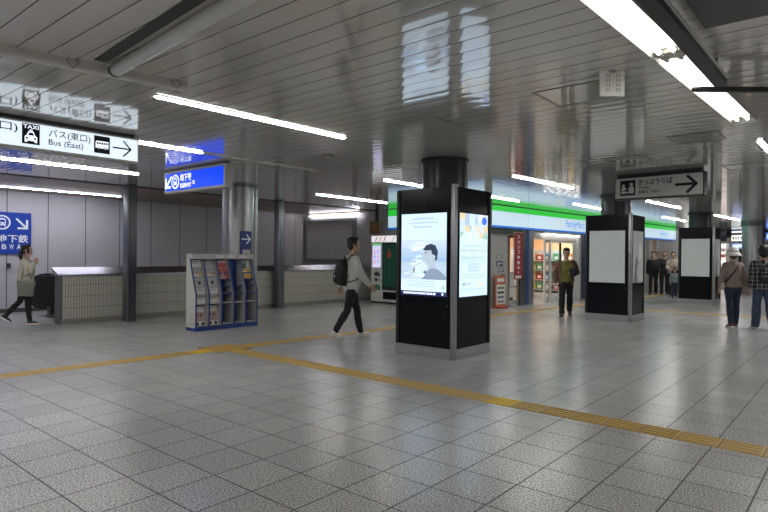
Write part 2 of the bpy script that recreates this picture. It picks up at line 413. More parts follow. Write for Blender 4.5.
        if style == 'full':
            B((0, -.03, .16), (.108, .112, .118)); B((0, -.05, .09), (.098, .085, .10)); B((0, .04, .21), (.07, .05, .04))
        if style == 'tied':
            B((0, .04, .20), (.066, .052, .04)); B((0, -.075, .10), (.07, .05, .07))
            for sg in (1, -1): B((sg*.073, .03, .10), (.013, .03, .065))
            B((0, -.115, .06), (.045, .045, .055)); B((0, -.125, -.005), (.048, .045, .07)); B((.0, -.12, -.08), (.042, .04, .07)); B((0, -.11, -.14), (.026, .028, .05))
        if style == 'under':
            B((0, -.05, .06), (.07, .05, .06))
        return remesh_obj('hair', mb, m, parent, .009, 2, wrinkle=.007, seed=5)

skin = mat('skin', (.50, .31, .22), .5, var=.05); hairm = mat('black_hair', (.012, .010, .009), .5, var=.3, scale=40); eyem = mat('dark_eye', (.02, .015, .012), .3)
black_cloth = mat('black_cloth', (.013, .013, .015), .8, var=.2); white_shoe = mat('white_shoe', (.62, .60, .58), .5); white_sole = mat('white_sole', (.70, .68, .66), .5); dark_shoe = mat('dark_shoe', (.02, .02, .022), .5)
def person(label, pos, facing, height, fig, group=None):
    t = thing('person', label, 'person', (pos[0], pos[1], 0), math.atan2(-facing[0], facing[1]), group); k = height/1.70; t.scale = (k, k, k)
    return t
def held(name, label, cat, p):
    """a separate thing sharing a person's placement"""
    t = thing(name, label, cat, p.location, p.rotation_euler.z); t.scale = p.scale; return t
def smooth_obj(name, mb, m, parent, voxel=.01, it=3, wr=0.0, seed=0): return remesh_obj(name, mb, m, parent, voxel, it, wrinkle=wr, seed=seed)

# --- 1: man with backpack, striding to the right
F = Figure({'R': (-.25, .28, .36, .02), 'L': (.29, .10, -.10, .02)}, {'R': (.32, .10, .40, .02), 'L': (-.45, .12, .20, .0)}, lean=.05, head=(-.12, .10), twist=-.04)
p = person('young man in light grey hoodie and black trousers walking past the nearest kiosk', (-7.02, 7.44), (.52, .855), 1.755, F)
F.body('body', p, skin); F.face(p, eyem); F.hair(p, hairm)
F.top(p, mat('grey_hoodie', (.60, .60, .575), .8, var=.08), 'hoodie', hood=True, hem=-.10, loose=.02); F.trousers(p, black_cloth, .004); F.shoes(p, white_shoe, white_sole)
b = held('backpack', 'black backpack worn by the man in the light grey hoodie', 'backpack', p)
bag = mat('black_nylon', (.010, .010, .011), .6, var=.2)
mb = MB(); R = []
for z, w, d in ((.01, .11, .05), (.03, .145, .085), (.15, .155, .10), (.30, .148, .095), (.40, .125, .075), (.45, .08, .045), (.465, .03, .02)): R.append([F.T(q) for q in ell_ring((0, -.135-d*.72, z), w, d, 24, power=3.2)])
mb.loft(R); obag = smooth_obj('bag_body', mb, bag, b, .012, 3, .006)
mb = MB(); R = []
for z, w, d in ((.05, .10, .02), (.07, .115, .04), (.20, .115, .042), (.24, .10, .02)): R.append([F.T(q) for q in ell_ring((0, -.285, z), w, d, 20, power=3)])
mb.loft(R); smooth_obj('front_pocket', mb, bag, b, .012, 2)
for sg in (1, -1):
    pts = [F.T(Vector(q)) for q in ((sg*.085, -.15, .43), (sg*.10, -.06, .535), (sg*.115, .06, .525), (sg*.125, .135, .40), (sg*.135, .145, .25), (sg*.175, .03, .12), (sg*.14, -.14, .06))]
    obj('strap', MB().tube(pts, [(.026, .009)]*7, 10, up=(0, .3, 1)), bag, b, smooth=True)
obj('grab_handle', MB().tube([F.T(Vector(q)) for q in ((-.03, -.15, .455), (-.03, -.15, .50), (.03, -.15, .50), (.03, -.15, .455))], .008, 8), bag, b, smooth=True)
obj('patch', MB().rbox(-.012, .012, -.006, .006, -.02, .02, .003), white_shoe, b).location = F.T(Vector((.06, -.332, .16)))

# --- 2: man in olive T-shirt and open brown jacket, walking towards the camera
F = Figure({'R': (.22, .10, -.05, .03), 'L': (-.20, .28, .30, .03)}, {'R': (-.06, .24, .22, .02), 'L': (.05, .34, 1.45, .75)}, lean=.02, head=(.05, -.05), build=1.02)
p = person('man in olive T-shirt and open brown jacket walking out from the shop', (-5.80, 13.95), (.42, -.91), 1.66, F)
F.body('body', p, skin, .008); F.face(p, eyem); F.hair(p, hairm)
F.trousers(p, black_cloth, .014); F.shoes(p, dark_shoe, dark_shoe)
F.top(p, mat('olive_shirt', (.20, .205, .045), .8, var=.1), 'shirt', loose=.006, sleeve=.25, hem=-.02, g=.010)
mb = MB(); brown = mat('brown_jacket', (.17, .105, .06), .8, var=.12)
mbj = MB()                                    # open jacket: back panel and two hanging fronts
rings = F.torso_rings(.024, -.10, .505, .022)
n = len(rings[0]); keep = [i for i in range(n) if not (.17*n < i < .33*n)]
order = keep[keep.index(min(i for i in keep if i >= .33*n)):]+keep[:keep.index(min(i for i in keep if i >= .33*n))]
outer = [[r[i] for i in order] for r in rings]
cen = [sum(r, Vector())/n for r in rings]
inner = [[c+(q-c)*.90 for q in o] for o, c in zip(outer, cen)]
mbj.loft([o+i[::-1] for o, i in zip(outer, inner)])
for k in 'RL': F.arm(mbj, k, .018, .93, .016); mbj.ball(F.sh[k]*.86+F.T(Vector((0,0,.45)))*.14, .072, 8)
smooth_obj('jacket', mbj, brown, p, .011, 3, .009, 4)
b = held('shoulder_bag', 'dark bag held against the chest of the man in the olive T-shirt', 'bag', p)
w = F.wri['L']; mb = MB().rbox(-.085, .085, -.045, .045, -.12, .09, .035, seg=4)
mb.v = [tuple(Vector(v)+w+Vector((.0, .07, .05))) for v in mb.v]; obj('bag_body', mb, bag, b, auto=True)
obj('strap', MB().tube([w+Vector((-.10, .07, .14)), F.T(Vector((-.19, .09, .47))), F.T(Vector((-.16, -.02, .545))), F.T(Vector((-.19, -.13, .40))), w+Vector((-.12, .03, .02))], [(.016, .006)]*5, 8), bag, b, smooth=True)

# --- 3: woman with white bucket hat, seen from behind
F = Figure({'R': (.12, .10, 0, .0), 'L': (-.10, .10, .10, .0)}, {'R': (-.10, .28, .18, .0), 'L': (-.05, .28, .12, .0)}, lean=.02, female=True, build=1.03)
p = person('woman in white bucket hat, taupe top and dark jeans walking away', (-2.24, 14.30), (-.50, .86), 1.645, F)
F.body('body', p, skin, .008); F.face(p, eyem); F.hair(p, mat('brown_hair', (.03, .02, .014), .5, var=.3, scale=40), 'under')
F.top(p, mat('taupe_top', (.245, .195, .17), .85, var=.08), 'top', loose=.016, sleeve=.70, hem=-.02, hood=True); F.trousers(p, mat('navy_denim', (.016, .028, .065), .8, var=.25), .002); F.shoes(p, mat('wine_shoe', (.10, .02, .025), .5), white_sole)
M = F.headM(); hm2 = mat('white_hat', (.86, .85, .83), .8, var=.05)
mb = MB(); R = [(.075, .172, .187), (.090, .176, .19), (.150, .122, .134), (.175, .110, .122), (.235, .102, .114), (.265, .080, .092), (.275, .03, .035)]
mb.loft([[M @ q for q in ell_ring((0, -.008, z), rx, ry, 28, power=2)] for z, rx, ry in R]); ht = obj('hat', mb, hm2, p, smooth=True)
mb = MB(); mb.loft([[M @ q for q in ell_ring((0, -.008, z), rx, ry, 28, power=2)] for z, rx, ry in ((.165, .117, .129), (.190, .111, .123))]); obj('hat_band', mb, mat('grey_band', (.45, .43, .41), .8), ht, smooth=True)
b = held('crossbody_bag', 'dark crossbody bag strap across the back of the woman in the white hat', 'bag', p)
obj('strap', MB().tube([F.T(Vector(q)) for q in ((.10, .02, .525), (.075, -.11, .47), (-.03, -.155, .32), (-.13, -.15, .18), (-.205, -.05, .06), (-.20, .08, .12), (-.07, .165, .30), (.08, .12, .47), (.10, .02, .525))], [(.014, .005)]*9, 8), bag, b, smooth=True)
obj('bag_body', MB().rbox(-.26, -.20, -.10, .10, -.10, .06, .02, seg=3), mat('pale_bag', (.45, .42, .38), .6), b, auto=True).location = (0, 0, F.pz+.02)

# --- 4: walker in a black and white plaid shirt, at the right edge
def plaid():
    m = mat('plaid_cloth', (.02, .02, .024), .85, var=.2); nt, N, L, b = nodes_of(m); base = b.inputs['Base Color'].links[0].from_socket
    tc = N.new('ShaderNodeTexCoord'); sp = N.new('ShaderNodeSeparateXYZ'); L.new(tc.outputs['Object'], sp.inputs[0])
    f = lambda sk, p, w: mth(nt, 'LESS_THAN', mth(nt, 'FRACT', mth(nt, 'ADD', mth(nt, 'MULTIPLY', sk, 1/p), 30)), w)
    v = mth(nt, 'MAXIMUM', f(sp.outputs['X'], .075, .14), f(sp.outputs['Z'], .085, .14))
    u = mth(nt, 'MULTIPLY', f(sp.outputs['X'], .15, .5), f(sp.outputs['Z'], .17, .5))
    L.new(mixc(nt, mth(nt, 'MULTIPLY', v, .55), mixc(nt, mth(nt, 'MULTIPLY', u, .2), base, (.2, .2, .21)), (.50, .49, .47)), b.inputs['Base Color']); return m
F = Figure({'R': (-.16, .25, .25, .03), 'L': (.18, .10, -.05, .03)}, {'R': (.1, .12, .5, .0), 'L': (-.12, .12, .30, .0)}, lean=.02, head=(.0, 0), build=1.04)
p = person('person in black and white plaid shirt and jeans at the right edge', (-1.70, 14.36), (-.42, .90), 1.70, F)
F.body('body', p, skin, .008); F.face(p, eyem); F.hair(p, hairm, 'full')
F.top(p, plaid(), 'shirt', loose=.03, sleeve=.93, hem=-.10); F.trousers(p, mat('blue_denim', (.05, .075, .125), .8, var=.25), .022); F.shoes(p, mat('grey_shoe', (.12, .12, .13), .5), white_sole)
b = held('waist_bag', 'black bag slung on the back of the plaid shirt walker', 'bag', p)
mb = MB(); mb.loft([[F.T(q) for q in ell_ring((.02, -.185, z), w, d, 20, power=3)] for z, w, d in ((.06, .06, .03), (.08, .15, .05), (.18, .17, .055), (.22, .15, .03))]); smooth_obj('bag_body', mb, bag, b, .012, 2)
obj('strap', MB().tube([F.T(Vector(q)) for q in ((-.13, -.16, .2), (-.08, -.165, .36), (.06, -.10, .52), (.10, .06, .51), (.06, .16, .32))], [(.018, .006)]*5, 8), bag, b, smooth=True)
obj('white_tag', MB().rbox(-.012, .012, -.01, .01, -.07, .07, .006), white_shoe, b).location = F.T(Vector((.10, -.26, .17)))
b.children[-1].rotation_euler = (0, 1.0, 0)

# --- 5: woman in cream jacket at the escalator
F = Figure({'R': (.16, .06, -.02, .02), 'L': (-.26, .45, .60, .02)}, {'R': (.12, .10, 2.5, .14), 'L': (.0, .08, .2, .1)}, lean=.04, head=(.0, .12), female=True)
p = person('woman in cream jacket with tied dark hair walking toward the escalator', (-13.22, 4.27), (.42, .907), 1.60, F)
F.body('body', p, skin); F.face(p, eyem); F.hair(p, hairm, 'tied')
F.top(p, mat('cream_jacket', (.60, .56, .47), .85, var=.08), 'jacket', loose=.045, sleeve=.95, hem=-.10); F.trousers(p, black_cloth, .0); F.shoes(p, dark_shoe, white_sole)
b = held('tote_bag', 'grey green tote bag hanging from the shoulder of the woman in the cream jacket', 'bag', p); tote = mat('grey_green_canvas', (.20, .21, .18), .85, var=.15)
mb = MB(); R = [[F.T(Vector((q.x, q.y, q.z))) for q in ell_ring((.27, .05, z), dx, wy, 24, power=3.5)] for z, dx, wy in ((-.28, .03, .13), (-.27, .055, .15), (.0, .055, .165), (.05, .04, .17))]
mb.loft(R); smooth_obj('bag_body', mb, tote, b, .012, 2, .01, 6)
for dx in (.24, .30): obj('strap', MB().tube([F.T(Vector(q)) for q in ((dx, -.05, .06), (dx-.03, -.02, .30), (.17, .0, .545), (dx-.03, .07, .30), (dx, .15, .06))], [(.012, .004)]*5, 8), tote, b, smooth=True)

# --- the distant crowd between the second and third kiosk
def crowd(label, pos, face, h, topm, trm, hairstyle='short', hm=None, female=False, phase=.2, arms=None):
    F = Figure({'R': (phase, .1, 0, .02), 'L': (-phase, .2, .15, .02)}, arms or {'R': (-phase, .12, .2, 0), 'L': (phase, .12, .25, 0)}, female=female)
    p = person(label, pos, face, h, F, 'distant people between the kiosks'); F.body('body', p, skin, .012, ratio=None); F.hair(p, hm or hairm, hairstyle)
    F.top(p, topm, 'top', loose=.02); F.trousers(p, trm, .01); F.shoes(p, dark_shoe, dark_shoe); return p, F
crowd('distant person in black beside the pale pillar, leftmost of the crowd', (-6.62, 24.6), (.2, -1), 1.68, black_cloth, black_cloth)
crowd('distant person in grey top behind the crowd between the kiosks', (-6.95, 26.6), (.1, -1), 1.70, mat('grey_top', (.22, .21, .20), .8), mat('grey_trousers', (.18, .17, .16), .8), hm=mat('grey_hair', (.2, .19, .18), .6))
crowd('distant person in long dark coat, in the middle of the crowd', (-6.28, 24.9), (.3, -1), 1.72, mat('dark_coat', (.02, .018, .022), .8), black_cloth, 'tied', female=True)
p, F = crowd('distant woman in cream top carrying a dark bag', (-5.80, 24.2), (.3, -1), 1.70, mat('cream_top', (.46, .40, .32), .8), black_cloth, 'tied', female=True, arms={'R': (.2, .15, 1.2, .1), 'L': (.1, .15, .4, 0)})
b = held('handbag', 'dark bag hung in front of the distant woman in the cream top', 'bag', p)
obj('bag_body', MB().rbox(-.16, .06, .17, .27, -.06, .13, .03, seg=3), bag, b, auto=True).location = (0, 0, F.pz)
obj('strap', MB().tube([F.T(Vector(q)) for q in ((-.12, .2, .12), (-.02, .17, .35), (.12, .06, .51), (.12, -.08, .49))], [(.015, .006)]*4, 8), bag, b, smooth=True)
crowd('small child in pale teal top in front of the distant woman', (-5.50, 23.2), (.3, -1), 1.08, mat('teal_top', (.26, .36, .36), .8), mat('navy_trousers', (.03, .04, .07), .8))
# ================================================================= camera
f_px, pit, rol, yaw = 575.15, -.0018, .00953, -.70104
fwd = Vector((math.sin(yaw)*math.cos(pit), math.cos(yaw)*math.cos(pit), math.sin(pit)))
rgt0 = Vector((math.cos(yaw), -math.sin(yaw), 0)); up0 = rgt0.cross(fwd)
rgt = rgt0*math.cos(rol)+up0*math.sin(rol); upv = up0*math.cos(rol)-rgt0*math.sin(rol)
cam = bpy.data.cameras.new('camera'); cam.sensor_width = 36; cam.lens = f_px/768*36; cam.clip_end = 200
co = bpy.data.objects.new('camera', cam); C.objects.link(co)
M = Matrix((rgt, upv, -fwd)).transposed().to_4x4(); M.translation = (0, 0, 1.484); co.matrix_world = M
bpy.context.scene.camera = co

# ================================================================= shared materials
steel = mat('brushed_steel', (.40, .41, .42), .34, .95, var=.18, scale=3.5)
steel_dk = mat('dull_steel', (.17, .185, .20), .3, .85, var=.10, scale=2.2)
chrome = mat('polished_steel', (.72, .72, .72), .14, 1.0)
black_gloss = mat('black_panel', (.0045, .006, .010), .20, 0, spec=.22, var=0)
black = mat('black_paint', (.012, .012, .013), .45)
white_paint = mat('white_enamel', (.74, .74, .72), .35)
tube_glow = mat('fluorescent_tube', (1, 1, .98), .5, emit=38, ecol=(1, .985, .95))
tube_cool = mat('cool_fluorescent_tube', (1, 1, 1), .5, emit=48, ecol=(.88, .88, 1))
tube_off = mat('unlit_diffuser', (.62, .61, .58), .4)
ink = mat('black_ink', (.015, .015, .017), .6, spec=.2)
grey_frame = mat('grey_sign_frame', (.46, .46, .44), .45, .2)
lit_white = mat('lit_white_face', (.75, .84, .95), .4, emit=.84, ecol=(.76, .88, 1), spec=.2)
lit_blue = mat('lit_blue_face', (.004, .03, .40), .35, emit=.95, ecol=(.002, .06, .86), spec=.08)
lit_mark = mat('lit_white_mark', (.85, .9, 1), .4, emit=.95, ecol=(.85, .9, 1))
blue_paint = mat('blue_paint', (.012, .045, .22), .42)

# ================================================================= floor
fl = floor_material()
mb = MB()
for x0, x1, y0, y1 in ((-13., 14, -12, 60), (-20, -13., -12, 6.6), (-20, -15., 6.6, 14.6), (-20, -13, 14.6, 60)):
    mb.add([(x0,y0,0),(x1,y0,0),(x1,y1,0),(x0,y1,0)], [(0,1,2,3)])
struct('floor', mb, fl, fix=False)

# tactile paving, three strips of ribbed yellow tiles
def tactile_material():
    m = mat('yellow_tactile_tile', (.44, .29, .075), .5, var=.14, scale=1.3)
    nt, N, L, b = nodes_of(m); base = b.inputs['Base Color'].links[0].from_socket
    tc = N.new('ShaderNodeTexCoord'); sp = N.new('ShaderNodeSeparateXYZ'); L.new(tc.outputs['Object'], sp.inputs[0])
    iv = mth(nt, 'FLOOR', mth(nt, 'DIVIDE', sp.outputs['X'], .3)); wn = N.new('ShaderNodeTexWhiteNoise'); wn.noise_dimensions = '1D'; L.new(iv, wn.inputs['W'])
    c2 = mixc(nt, mth(nt, 'GREATER_THAN', wn.outputs['Value'], .93), base, (.66, .43, .02))
    fr = mth(nt, 'FRACT', mth(nt, 'DIVIDE', sp.outputs['X'], .3))
    L.new(mixc(nt, mth(nt, 'LESS_THAN', fr, .03), c2, (.12, .085, .03)), b.inputs['Base Color'])
    return m
tact = tactile_material()
def tactile(name, p0, ang, length, stud=False):
    mb = MB(); W = .29
    mb.box(0, length, 0, W, 0, .003)
    k = 0
    while k*.3 < length-.05:
        for j in range(4):
            y = .035+j*.073
            mb.add([(k*.3+.02,y-.012,.003),(k*.3+.28,y-.012,.003),(k*.3+.28,y+.012,.003),(k*.3+.02,y+.012,.003),
                    (k*.3+.025,y-.007,.008),(k*.3+.275,y-.007,.008),(k*.3+.275,y+.007,.008),(k*.3+.025,y+.007,.008)],
                   [(4,5,6,7),(0,1,5,4),(1,2,6,5),(2,3,7,6),(3,0,4,7)])
        k += 1
    o = struct(name, mb, tact, fix=False); o.location = (*p0, 0); o.rotation_euler = (0, 0, ang); return o
tactile('trim_1', (-7.50, 5.125), 0, 13.5)
a2 = math.atan2(22.9, 2.0)           # strip running past the kiosk to the far end
tactile('trim_2', (-7.86+.0, .2), math.atan2(24.7, 1.65), 30)
tactile('trim_3', (-5.6, 17.0), 0, 12)
mb = MB(); mb.box(-.30, .30, -.30, .30, 0, .0045)     # warning studs where the strips meet
for i in range(10):
    for j in range(10): mb.cyl((-.27+i*.06, -.27+j*.06), .02, .004, .0085, 10)
o = struct('trim_4', mb, tact); o.location = (-7.70, 5.28, 0)

# ================================================================= ceiling of narrow glossy metal strips
def ceiling_mat(name, col, rough, spec=.8):
    m = mat(name, col, rough, 0, var=.07, scale=.8, spec=spec)
    nt, N, L, b = nodes_of(m)
    b.inputs['Coat Weight'].default_value = .8; b.inputs['Coat Roughness'].default_value = .015; b.inputs['Coat IOR'].default_value = 1.65
    return m
ceil_m = ceiling_mat('glossy_ceiling_strip', (.64, .615, .56), .12)
ceil_gap = mat('ceiling_joint', (.05, .048, .045), .8)
ceil_brown = mat('brown_ceiling_strip', (.30, .205, .125), .35, spec=.4, var=.1)
def strips(x0, x1, y0, y1, pitch, off):
    mb = MB(); k = math.floor((y0-off)/pitch); y = off+k*pitch
    while y < y1:
        g = .007; w = pitch-g; n = 6; rnd = random.uniform(-.00035, .00035)
        prev = None
        for i in range(n+1):
            t = i/n; yy = y+g/2+w*t; z = H+.00075*(1-(2*t-1)**2)*-1+rnd*(2*t-1)
            cur = ((x0, yy, z), (x1, yy, z))
            if prev: mb.add([prev[0], prev[1], cur[1], cur[0]], [(0,3,2,1)], 0)
            prev = cur
        mb.add([(x0,y-g/2,H+.012),(x1,y-g/2,H+.012),(x1,y+g/2,H+.012),(x0,y+g/2,H+.012)], [(0,3,2,1)], 1)
        mb.add([(x0,y+g/2,H),(x1,y+g/2,H),(x1,y+g/2,H+.012),(x0,y+g/2,H+.012)], [(0,1,2,3)], 1)
        mb.add([(x0,y-g/2,H),(x1,y-g/2,H),(x1,y-g/2,H+.012),(x0,y-g/2,H+.012)], [(0,3,2,1)], 1)
        y += pitch
    return mb
struct('ceiling', strips(-12.44, 14, -12, 46, .19, 2.965), [ceil_m, ceil_gap], fix=False)
struct('ceiling_escalator', strips(-17, -12.56, -12, 15, .19, 2.965), [ceil_brown, ceil_gap], fix=False)
struct('trim_5', MB().box(-12.56, -12.44, -12, 14.3, H-.012, H+.05), mat('dark_ceiling_gap', (.03, .03, .03), .6))

# ================================================================= walls round the escalator well
wallp = grid_material('pale_wall_panel', (.56, .55, .59), (.13, .12, .14), 'Y', .91, 4.73, .022, rough=.32, spec=.4)
wallp2 = grid_material('pale_end_wall_panel', (.52, .51, .56), (.13, .12, .13), 'X', .91, -15.2, .02, rough=.35, spec=.4)
struct('wall_left', MB().box(-16.05, -15.9, -12, 14.45, -4, H+.1), wallp)
struct('baseboard_left', MB().box(-15.9, -15.87, -12, 6.6, 0, .1), mat('dark_skirting', (.09, .08, .075), .5))
struct('wall_back', MB().box(-15.9, -8.35, 14.3, 14.45, -4, H+.1), wallp2)
struct('baseboard_back', MB().box(-12.55, -8.35, 14.27, 14.3, 0, .95), mat('grey_dado', (.16, .155, .15), .4))
# tiled low wall along the escalator well
tilem = grid_material('cream_wall_tile', (.47, .455, .40), (.17, .155, .135), 'Y', .055, 4.75, .009, rough=.22, vpitch=.235, voff=.095, spec=.6, var=.07, scale=14)
endm = mat('dark_wall_end', (.10, .10, .105), .35)
mb = MB(); mb.box(-12.86, -12.6, 4.74, 14.3, .09, 1.0)
low = struct('wall_escalator', mb, tilem)
struct('baseboard_escalator', MB().box(-12.88, -12.585, 4.72, 14.3, 0, .09), mat('grey_plinth', (.23, .22, .21), .4))
struct('trim_6', MB().box(-12.87, -12.59, 4.70, 4.74, .0, 1.03), endm)
struct('trim_7', MB().prism([(-12.93, 1.16), (-12.93, 1.02), (-12.58, .99), (-12.58, 1.02)], 'y', 4.66, 14.3), mat('steel_coping', (.50, .50, .56), .30, 1.0, var=.03))
struct('wall_well', MB().box(-13.02, -12.98, 6.6, 14.3, -4, .0).box(-15.02, -14.98, 6.6, 14.3, -4, 0), mat('well_side', (.2, .2, .21), .5))
# far end of the concourse
struct('wall_far', MB().box(-9, 12, 39, 39.2, 0, H+.1), mat('far_wall', (.30, .285, .265), .45))
# ================================================================= ceiling lights
G_L = 'slim ceiling lights in rows'
def light_bar(x, y0, y1, label, dx=0, cool=False, lit_to=None, w=.068, group=G_L, z=H):
    L = y1-y0
    t = thing('ceiling_light', label, 'light', (x, y0, z), -math.atan2(dx, L), group)
    mb = MB(); mb.box(-w/2-.012, w/2+.012, -.03, L+.03, -.010, .0)
    obj('housing', mb, white_paint, t)
    e = L if lit_to is None else lit_to-y0
    obj('diffuser', MB().prism([(-w/2, -.009), (-w/2*.8, -.018), (w/2*.8, -.018), (w/2, -.009)], 'y', 0, e), tube_cool if cool else tube_glow, t)
    if lit_to is not None:
        obj('unlit_diffuser', MB().prism([(-w/2, -.009), (-w/2*.8, -.018), (w/2*.8, -.018), (w/2, -.009)], 'y', e+.02, L), tube_off, t)
    return t
light_bar(-5.09, 2.72, 5.16, 'long bright ceiling light nearest the camera, between grey ceiling beam and first kiosk', dx=.06)
light_bar(-7.42, 1.2, 6.9, 'ceiling light running behind the white bus sign, its right half unlit', lit_to=4.66)
light_bar(-10.44, .6, 5.23, 'ceiling light showing just below the white bus sign')
light_bar(-14.9, 1.5, 7.0, 'cool ceiling light beside the pale panelled wall above the escalator', cool=True)
light_bar(-10.3, 9.65, 12.42, 'ceiling light left of the kiosk, before the framed grey board', dx=-.1)
light_bar(-7.25, 8.6, 11.1, 'ceiling light disappearing behind the column of the nearest kiosk')
light_bar(-4.97, 9.55, 12.0, 'ceiling light between nearest kiosk and second kiosk', dx=.1)
light_bar(-7.14, 12.1, 13.95, 'ceiling light just above green fascia beside the nearest kiosk')
light_bar(-6.28, 15.6, 17.7, 'ceiling light over the shop doors, left of the second kiosk')
light_bar(-4.42, 15.8, 18.55, 'ceiling light below the ticket sign between second and third kiosk', dx=.15)
light_bar(-5.70, 22.3, 25.2, 'small far ceiling light left of the third kiosk column', dx=.1)
light_bar(-4.03, 22.2, 25.6, 'small far ceiling light right of the third kiosk column', dx=.2)
light_bar(-1.05, 8.45, 10.9, 'ceiling light cut by the right edge of the photo')
light_bar(-4.0, 29.5, 32.0, 'tiny farthest ceiling light above the far signs')
# wall-washing tube above the framed board
t = thing('wall_light', 'tube light mounted above the framed grey board on the back wall', 'light', (-15.55, 14.24, 2.86), 0)
obj('housing', MB().box(0, 2.5, -.02, .06, .03, .05), white_paint, t)
obj('tube', MB().tube([(.03,-.06,0), (2.47,-.06,0)], .014, 10), mat('board_tube', (1, 1, 1), .5, emit=26, ecol=(.92, .92, 1)), t, smooth=True)
tube_big = mat('bare_tube', (1, 1, .98), .5, emit=9, ecol=(1, .985, .93))
# big twin-tube fixture, upper right
t = thing('twin_tube_light', 'large open twin-tube ceiling fixture in the upper right corner', 'light', (-1.165, 1.7, H), math.atan2(-.16, 5.3))
prof = [(-.105, -.055), (-.08, -.012), (.08, -.012), (.105, -.055), (.113, -.055), (.095, 0), (-.095, 0), (-.113, -.055)]
obj('reflector', MB().prism(prof, 'y', 0, 5.3), mat('white_reflector', (.50, .49, .45), .35), t)
for y in (-.012, 5.3): obj('end_plate', MB().box(-.11, .11, y, y+.012, -.055, 0), white_paint, t)
obj('socket_block', MB().rbox(-.08, .08, 2.62, 2.78, -.042, -.012, .010), mat('cream_socket', (.62, .60, .52), .4), t)
for y0, y1 in ((.12, 2.62), (2.78, 5.2)):
    for x in (-.046, .046):
        o = obj('fluorescent_tube', MB().tube([(x, y0, -.038), (x, y1, -.038)], .016, 12), tube_big, t, smooth=True)
        for y in (y0, y1): obj('end_cap', MB().tube([(x, y-.025, -.038), (x, y+.025, -.038)], .018, 12), mat('aluminium_cap', (.6, .6, .58), .35, .8), o, smooth=True)

# ================================================================= other things on the ceiling
t = thing('cable_rail', 'black ceiling rail beside the large twin-tube fixture', 'rail', (-.875, 1.2, H-.10))
obj('channel', MB().box(-.042, .042, 0, 3.8, -.06, 0), mat('black_rail', (.022, .022, .023), .45), t)
obj('edge_strip', MB().box(.043, .053, 1.2, 3.75, -.02, 0), white_paint, t)
for y in (.4, 2.0, 3.6): obj('hanger', MB().cyl((0, y), .012, 0, .10, 10), black, t)
tag(obj('ceiling_panel', MB().rbox(-.80, 1.2, 1.2, 4.04, H-.035, H, .006), mat('dark_grey_board', (.085, .085, .085), .5)), 'dark grey flat board fixed under the ceiling in the top right corner', 'panel')
t = thing('support_arm', 'thin black arm reaching across the large light at the right edge', 'bracket', (-1.075, 5.06, H-.13), math.atan2(.42, .5))
obj('arm', MB().rbox(.03, 1.6, -.022, .022, -.02, .02, .006), mat('black_arm', (.02, .02, .021), .35), t)
obj('rounded_tip', MB().tube([(-.01, 0, 0), (.04, 0, 0)], [.017, .024], 14), black, t, smooth=True)
obj('hanger', MB().cyl((1.2, 0), .012, 0, .13, 10), black, t)
# grey beam (rail) with wire hooks, and white pipe, upper left
t = thing('ceiling_beam', 'grey suspended rail with wire hooks in the upper left', 'beam', (-4.94, .2, H), -math.atan2(.40, 2.5))
beam_m = mat('grey_beam', (.58, .56, .52), .4)
obj('rail', MB().prism([(-.05, -.06), (.04, -.06), (.05, -.045), (.05, 0), (-.05, 0)], 'y', -1.5, 2.52), beam_m, t)
for y in (1.63, 2.42):
    obj('wire_hook', MB().tube([(.058, y-.03, 0), (.066, y-.04, -.03), (.06, y, -.075), (.066, y+.04, -.03), (.058, y+.03, 0)], .0035, 6), mat('wire', (.12, .12, .11), .4, .6), t)
t = thing('ceiling_pipe', 'white round pipe under a dark slot, upper left of the ceiling', 'pipe', (-4.5, 2.07, H))
obj('tube', MB().tube([(0, 0, -.05), (2.4, -.20, -.05)], .048, 20), mat('white_pipe', (.66, .65, .61), .32), t, smooth=True)
obj('end_ring', MB().tube([(-.02, .002, -.05), (.01, -.001, -.05)], .05, 20), mat('dark_rim', (.05, .05, .05), .5), t, smooth=True)
obj('slot', MB().box(.0, 2.4, -.16, -.07, -.006, 0), mat('dark_slot', (.045, .044, .042), .6), t).rotation_euler = (0, 0, -.083)
tag(obj('smoke_detector', MB().cyl((-6.11, 5.94), .085, H-.035, H, 24, r1=.10), mat('grey_detector', (.22, .21, .2), .4)), 'small dark round smoke detector on the ceiling left of the nearest kiosk', 'smoke detector')
t = thing('hanging_plate', 'small pale slotted plate hanging from the ceiling, left of the large light', 'plate', (-1.56, 4.61, H), math.atan2(.12, .14))
cream = mat('pale_plate', (.62, .61, .55), .4, emit=.12)
obj('plate', MB().rbox(-.095, .095, -.012, .012, -.20, -.004, .004), cream, t)
obj('fixing', MB().box(-.03, .03, -.018, .018, -.02, 0), grey_frame, t)
a = Art((-.095, -.0125, -.2), (1,0,0), (0,0,1))
for cx in (.045, .065, .125, .145):
    for k in range(4): a.rect(cx, .035+k*.037, cx+.007, .06+k*.037, mat('slot_mark', (.2, .2, .18), .6))
a.obj('slots', t)
hatch_m = mat('hatch_frame', (.17, .165, .155), .4, .4)
for i, (x, y, s, lab) in enumerate(((-2.32, 4.78, .6, 'square ceiling hatch outline left of the pale slotted plate'), (-3.1, 8.66, .6, 'square ceiling hatch outline just above the ticket sign'),
        (-4.12, 4.98, .6, 'square ceiling hatch outline above the nearest kiosk column'), (-1.9, 7.55, .55, 'square ceiling hatch outline beyond the end of the large light'), (-1.8, 10.4, .6, 'square ceiling hatch outline right of the ticket sign'))):
    t = thing('ceiling_hatch', lab, 'hatch', (x, y, H), 0, 'access hatches in the ceiling')
    mb = MB(); w = .014
    mb.box(0, s, 0, w, -.006, 0); mb.box(0, s, s-w, s, -.006, 0); mb.box(0, w, w, s-w, -.006, 0); mb.box(s-w, s, w, s-w, -.006, 0)
    obj('frame', mb, hatch_m, t); obj('lid', MB().box(w, s-w, w, s-w, -.003, 0), ceil_m, t)

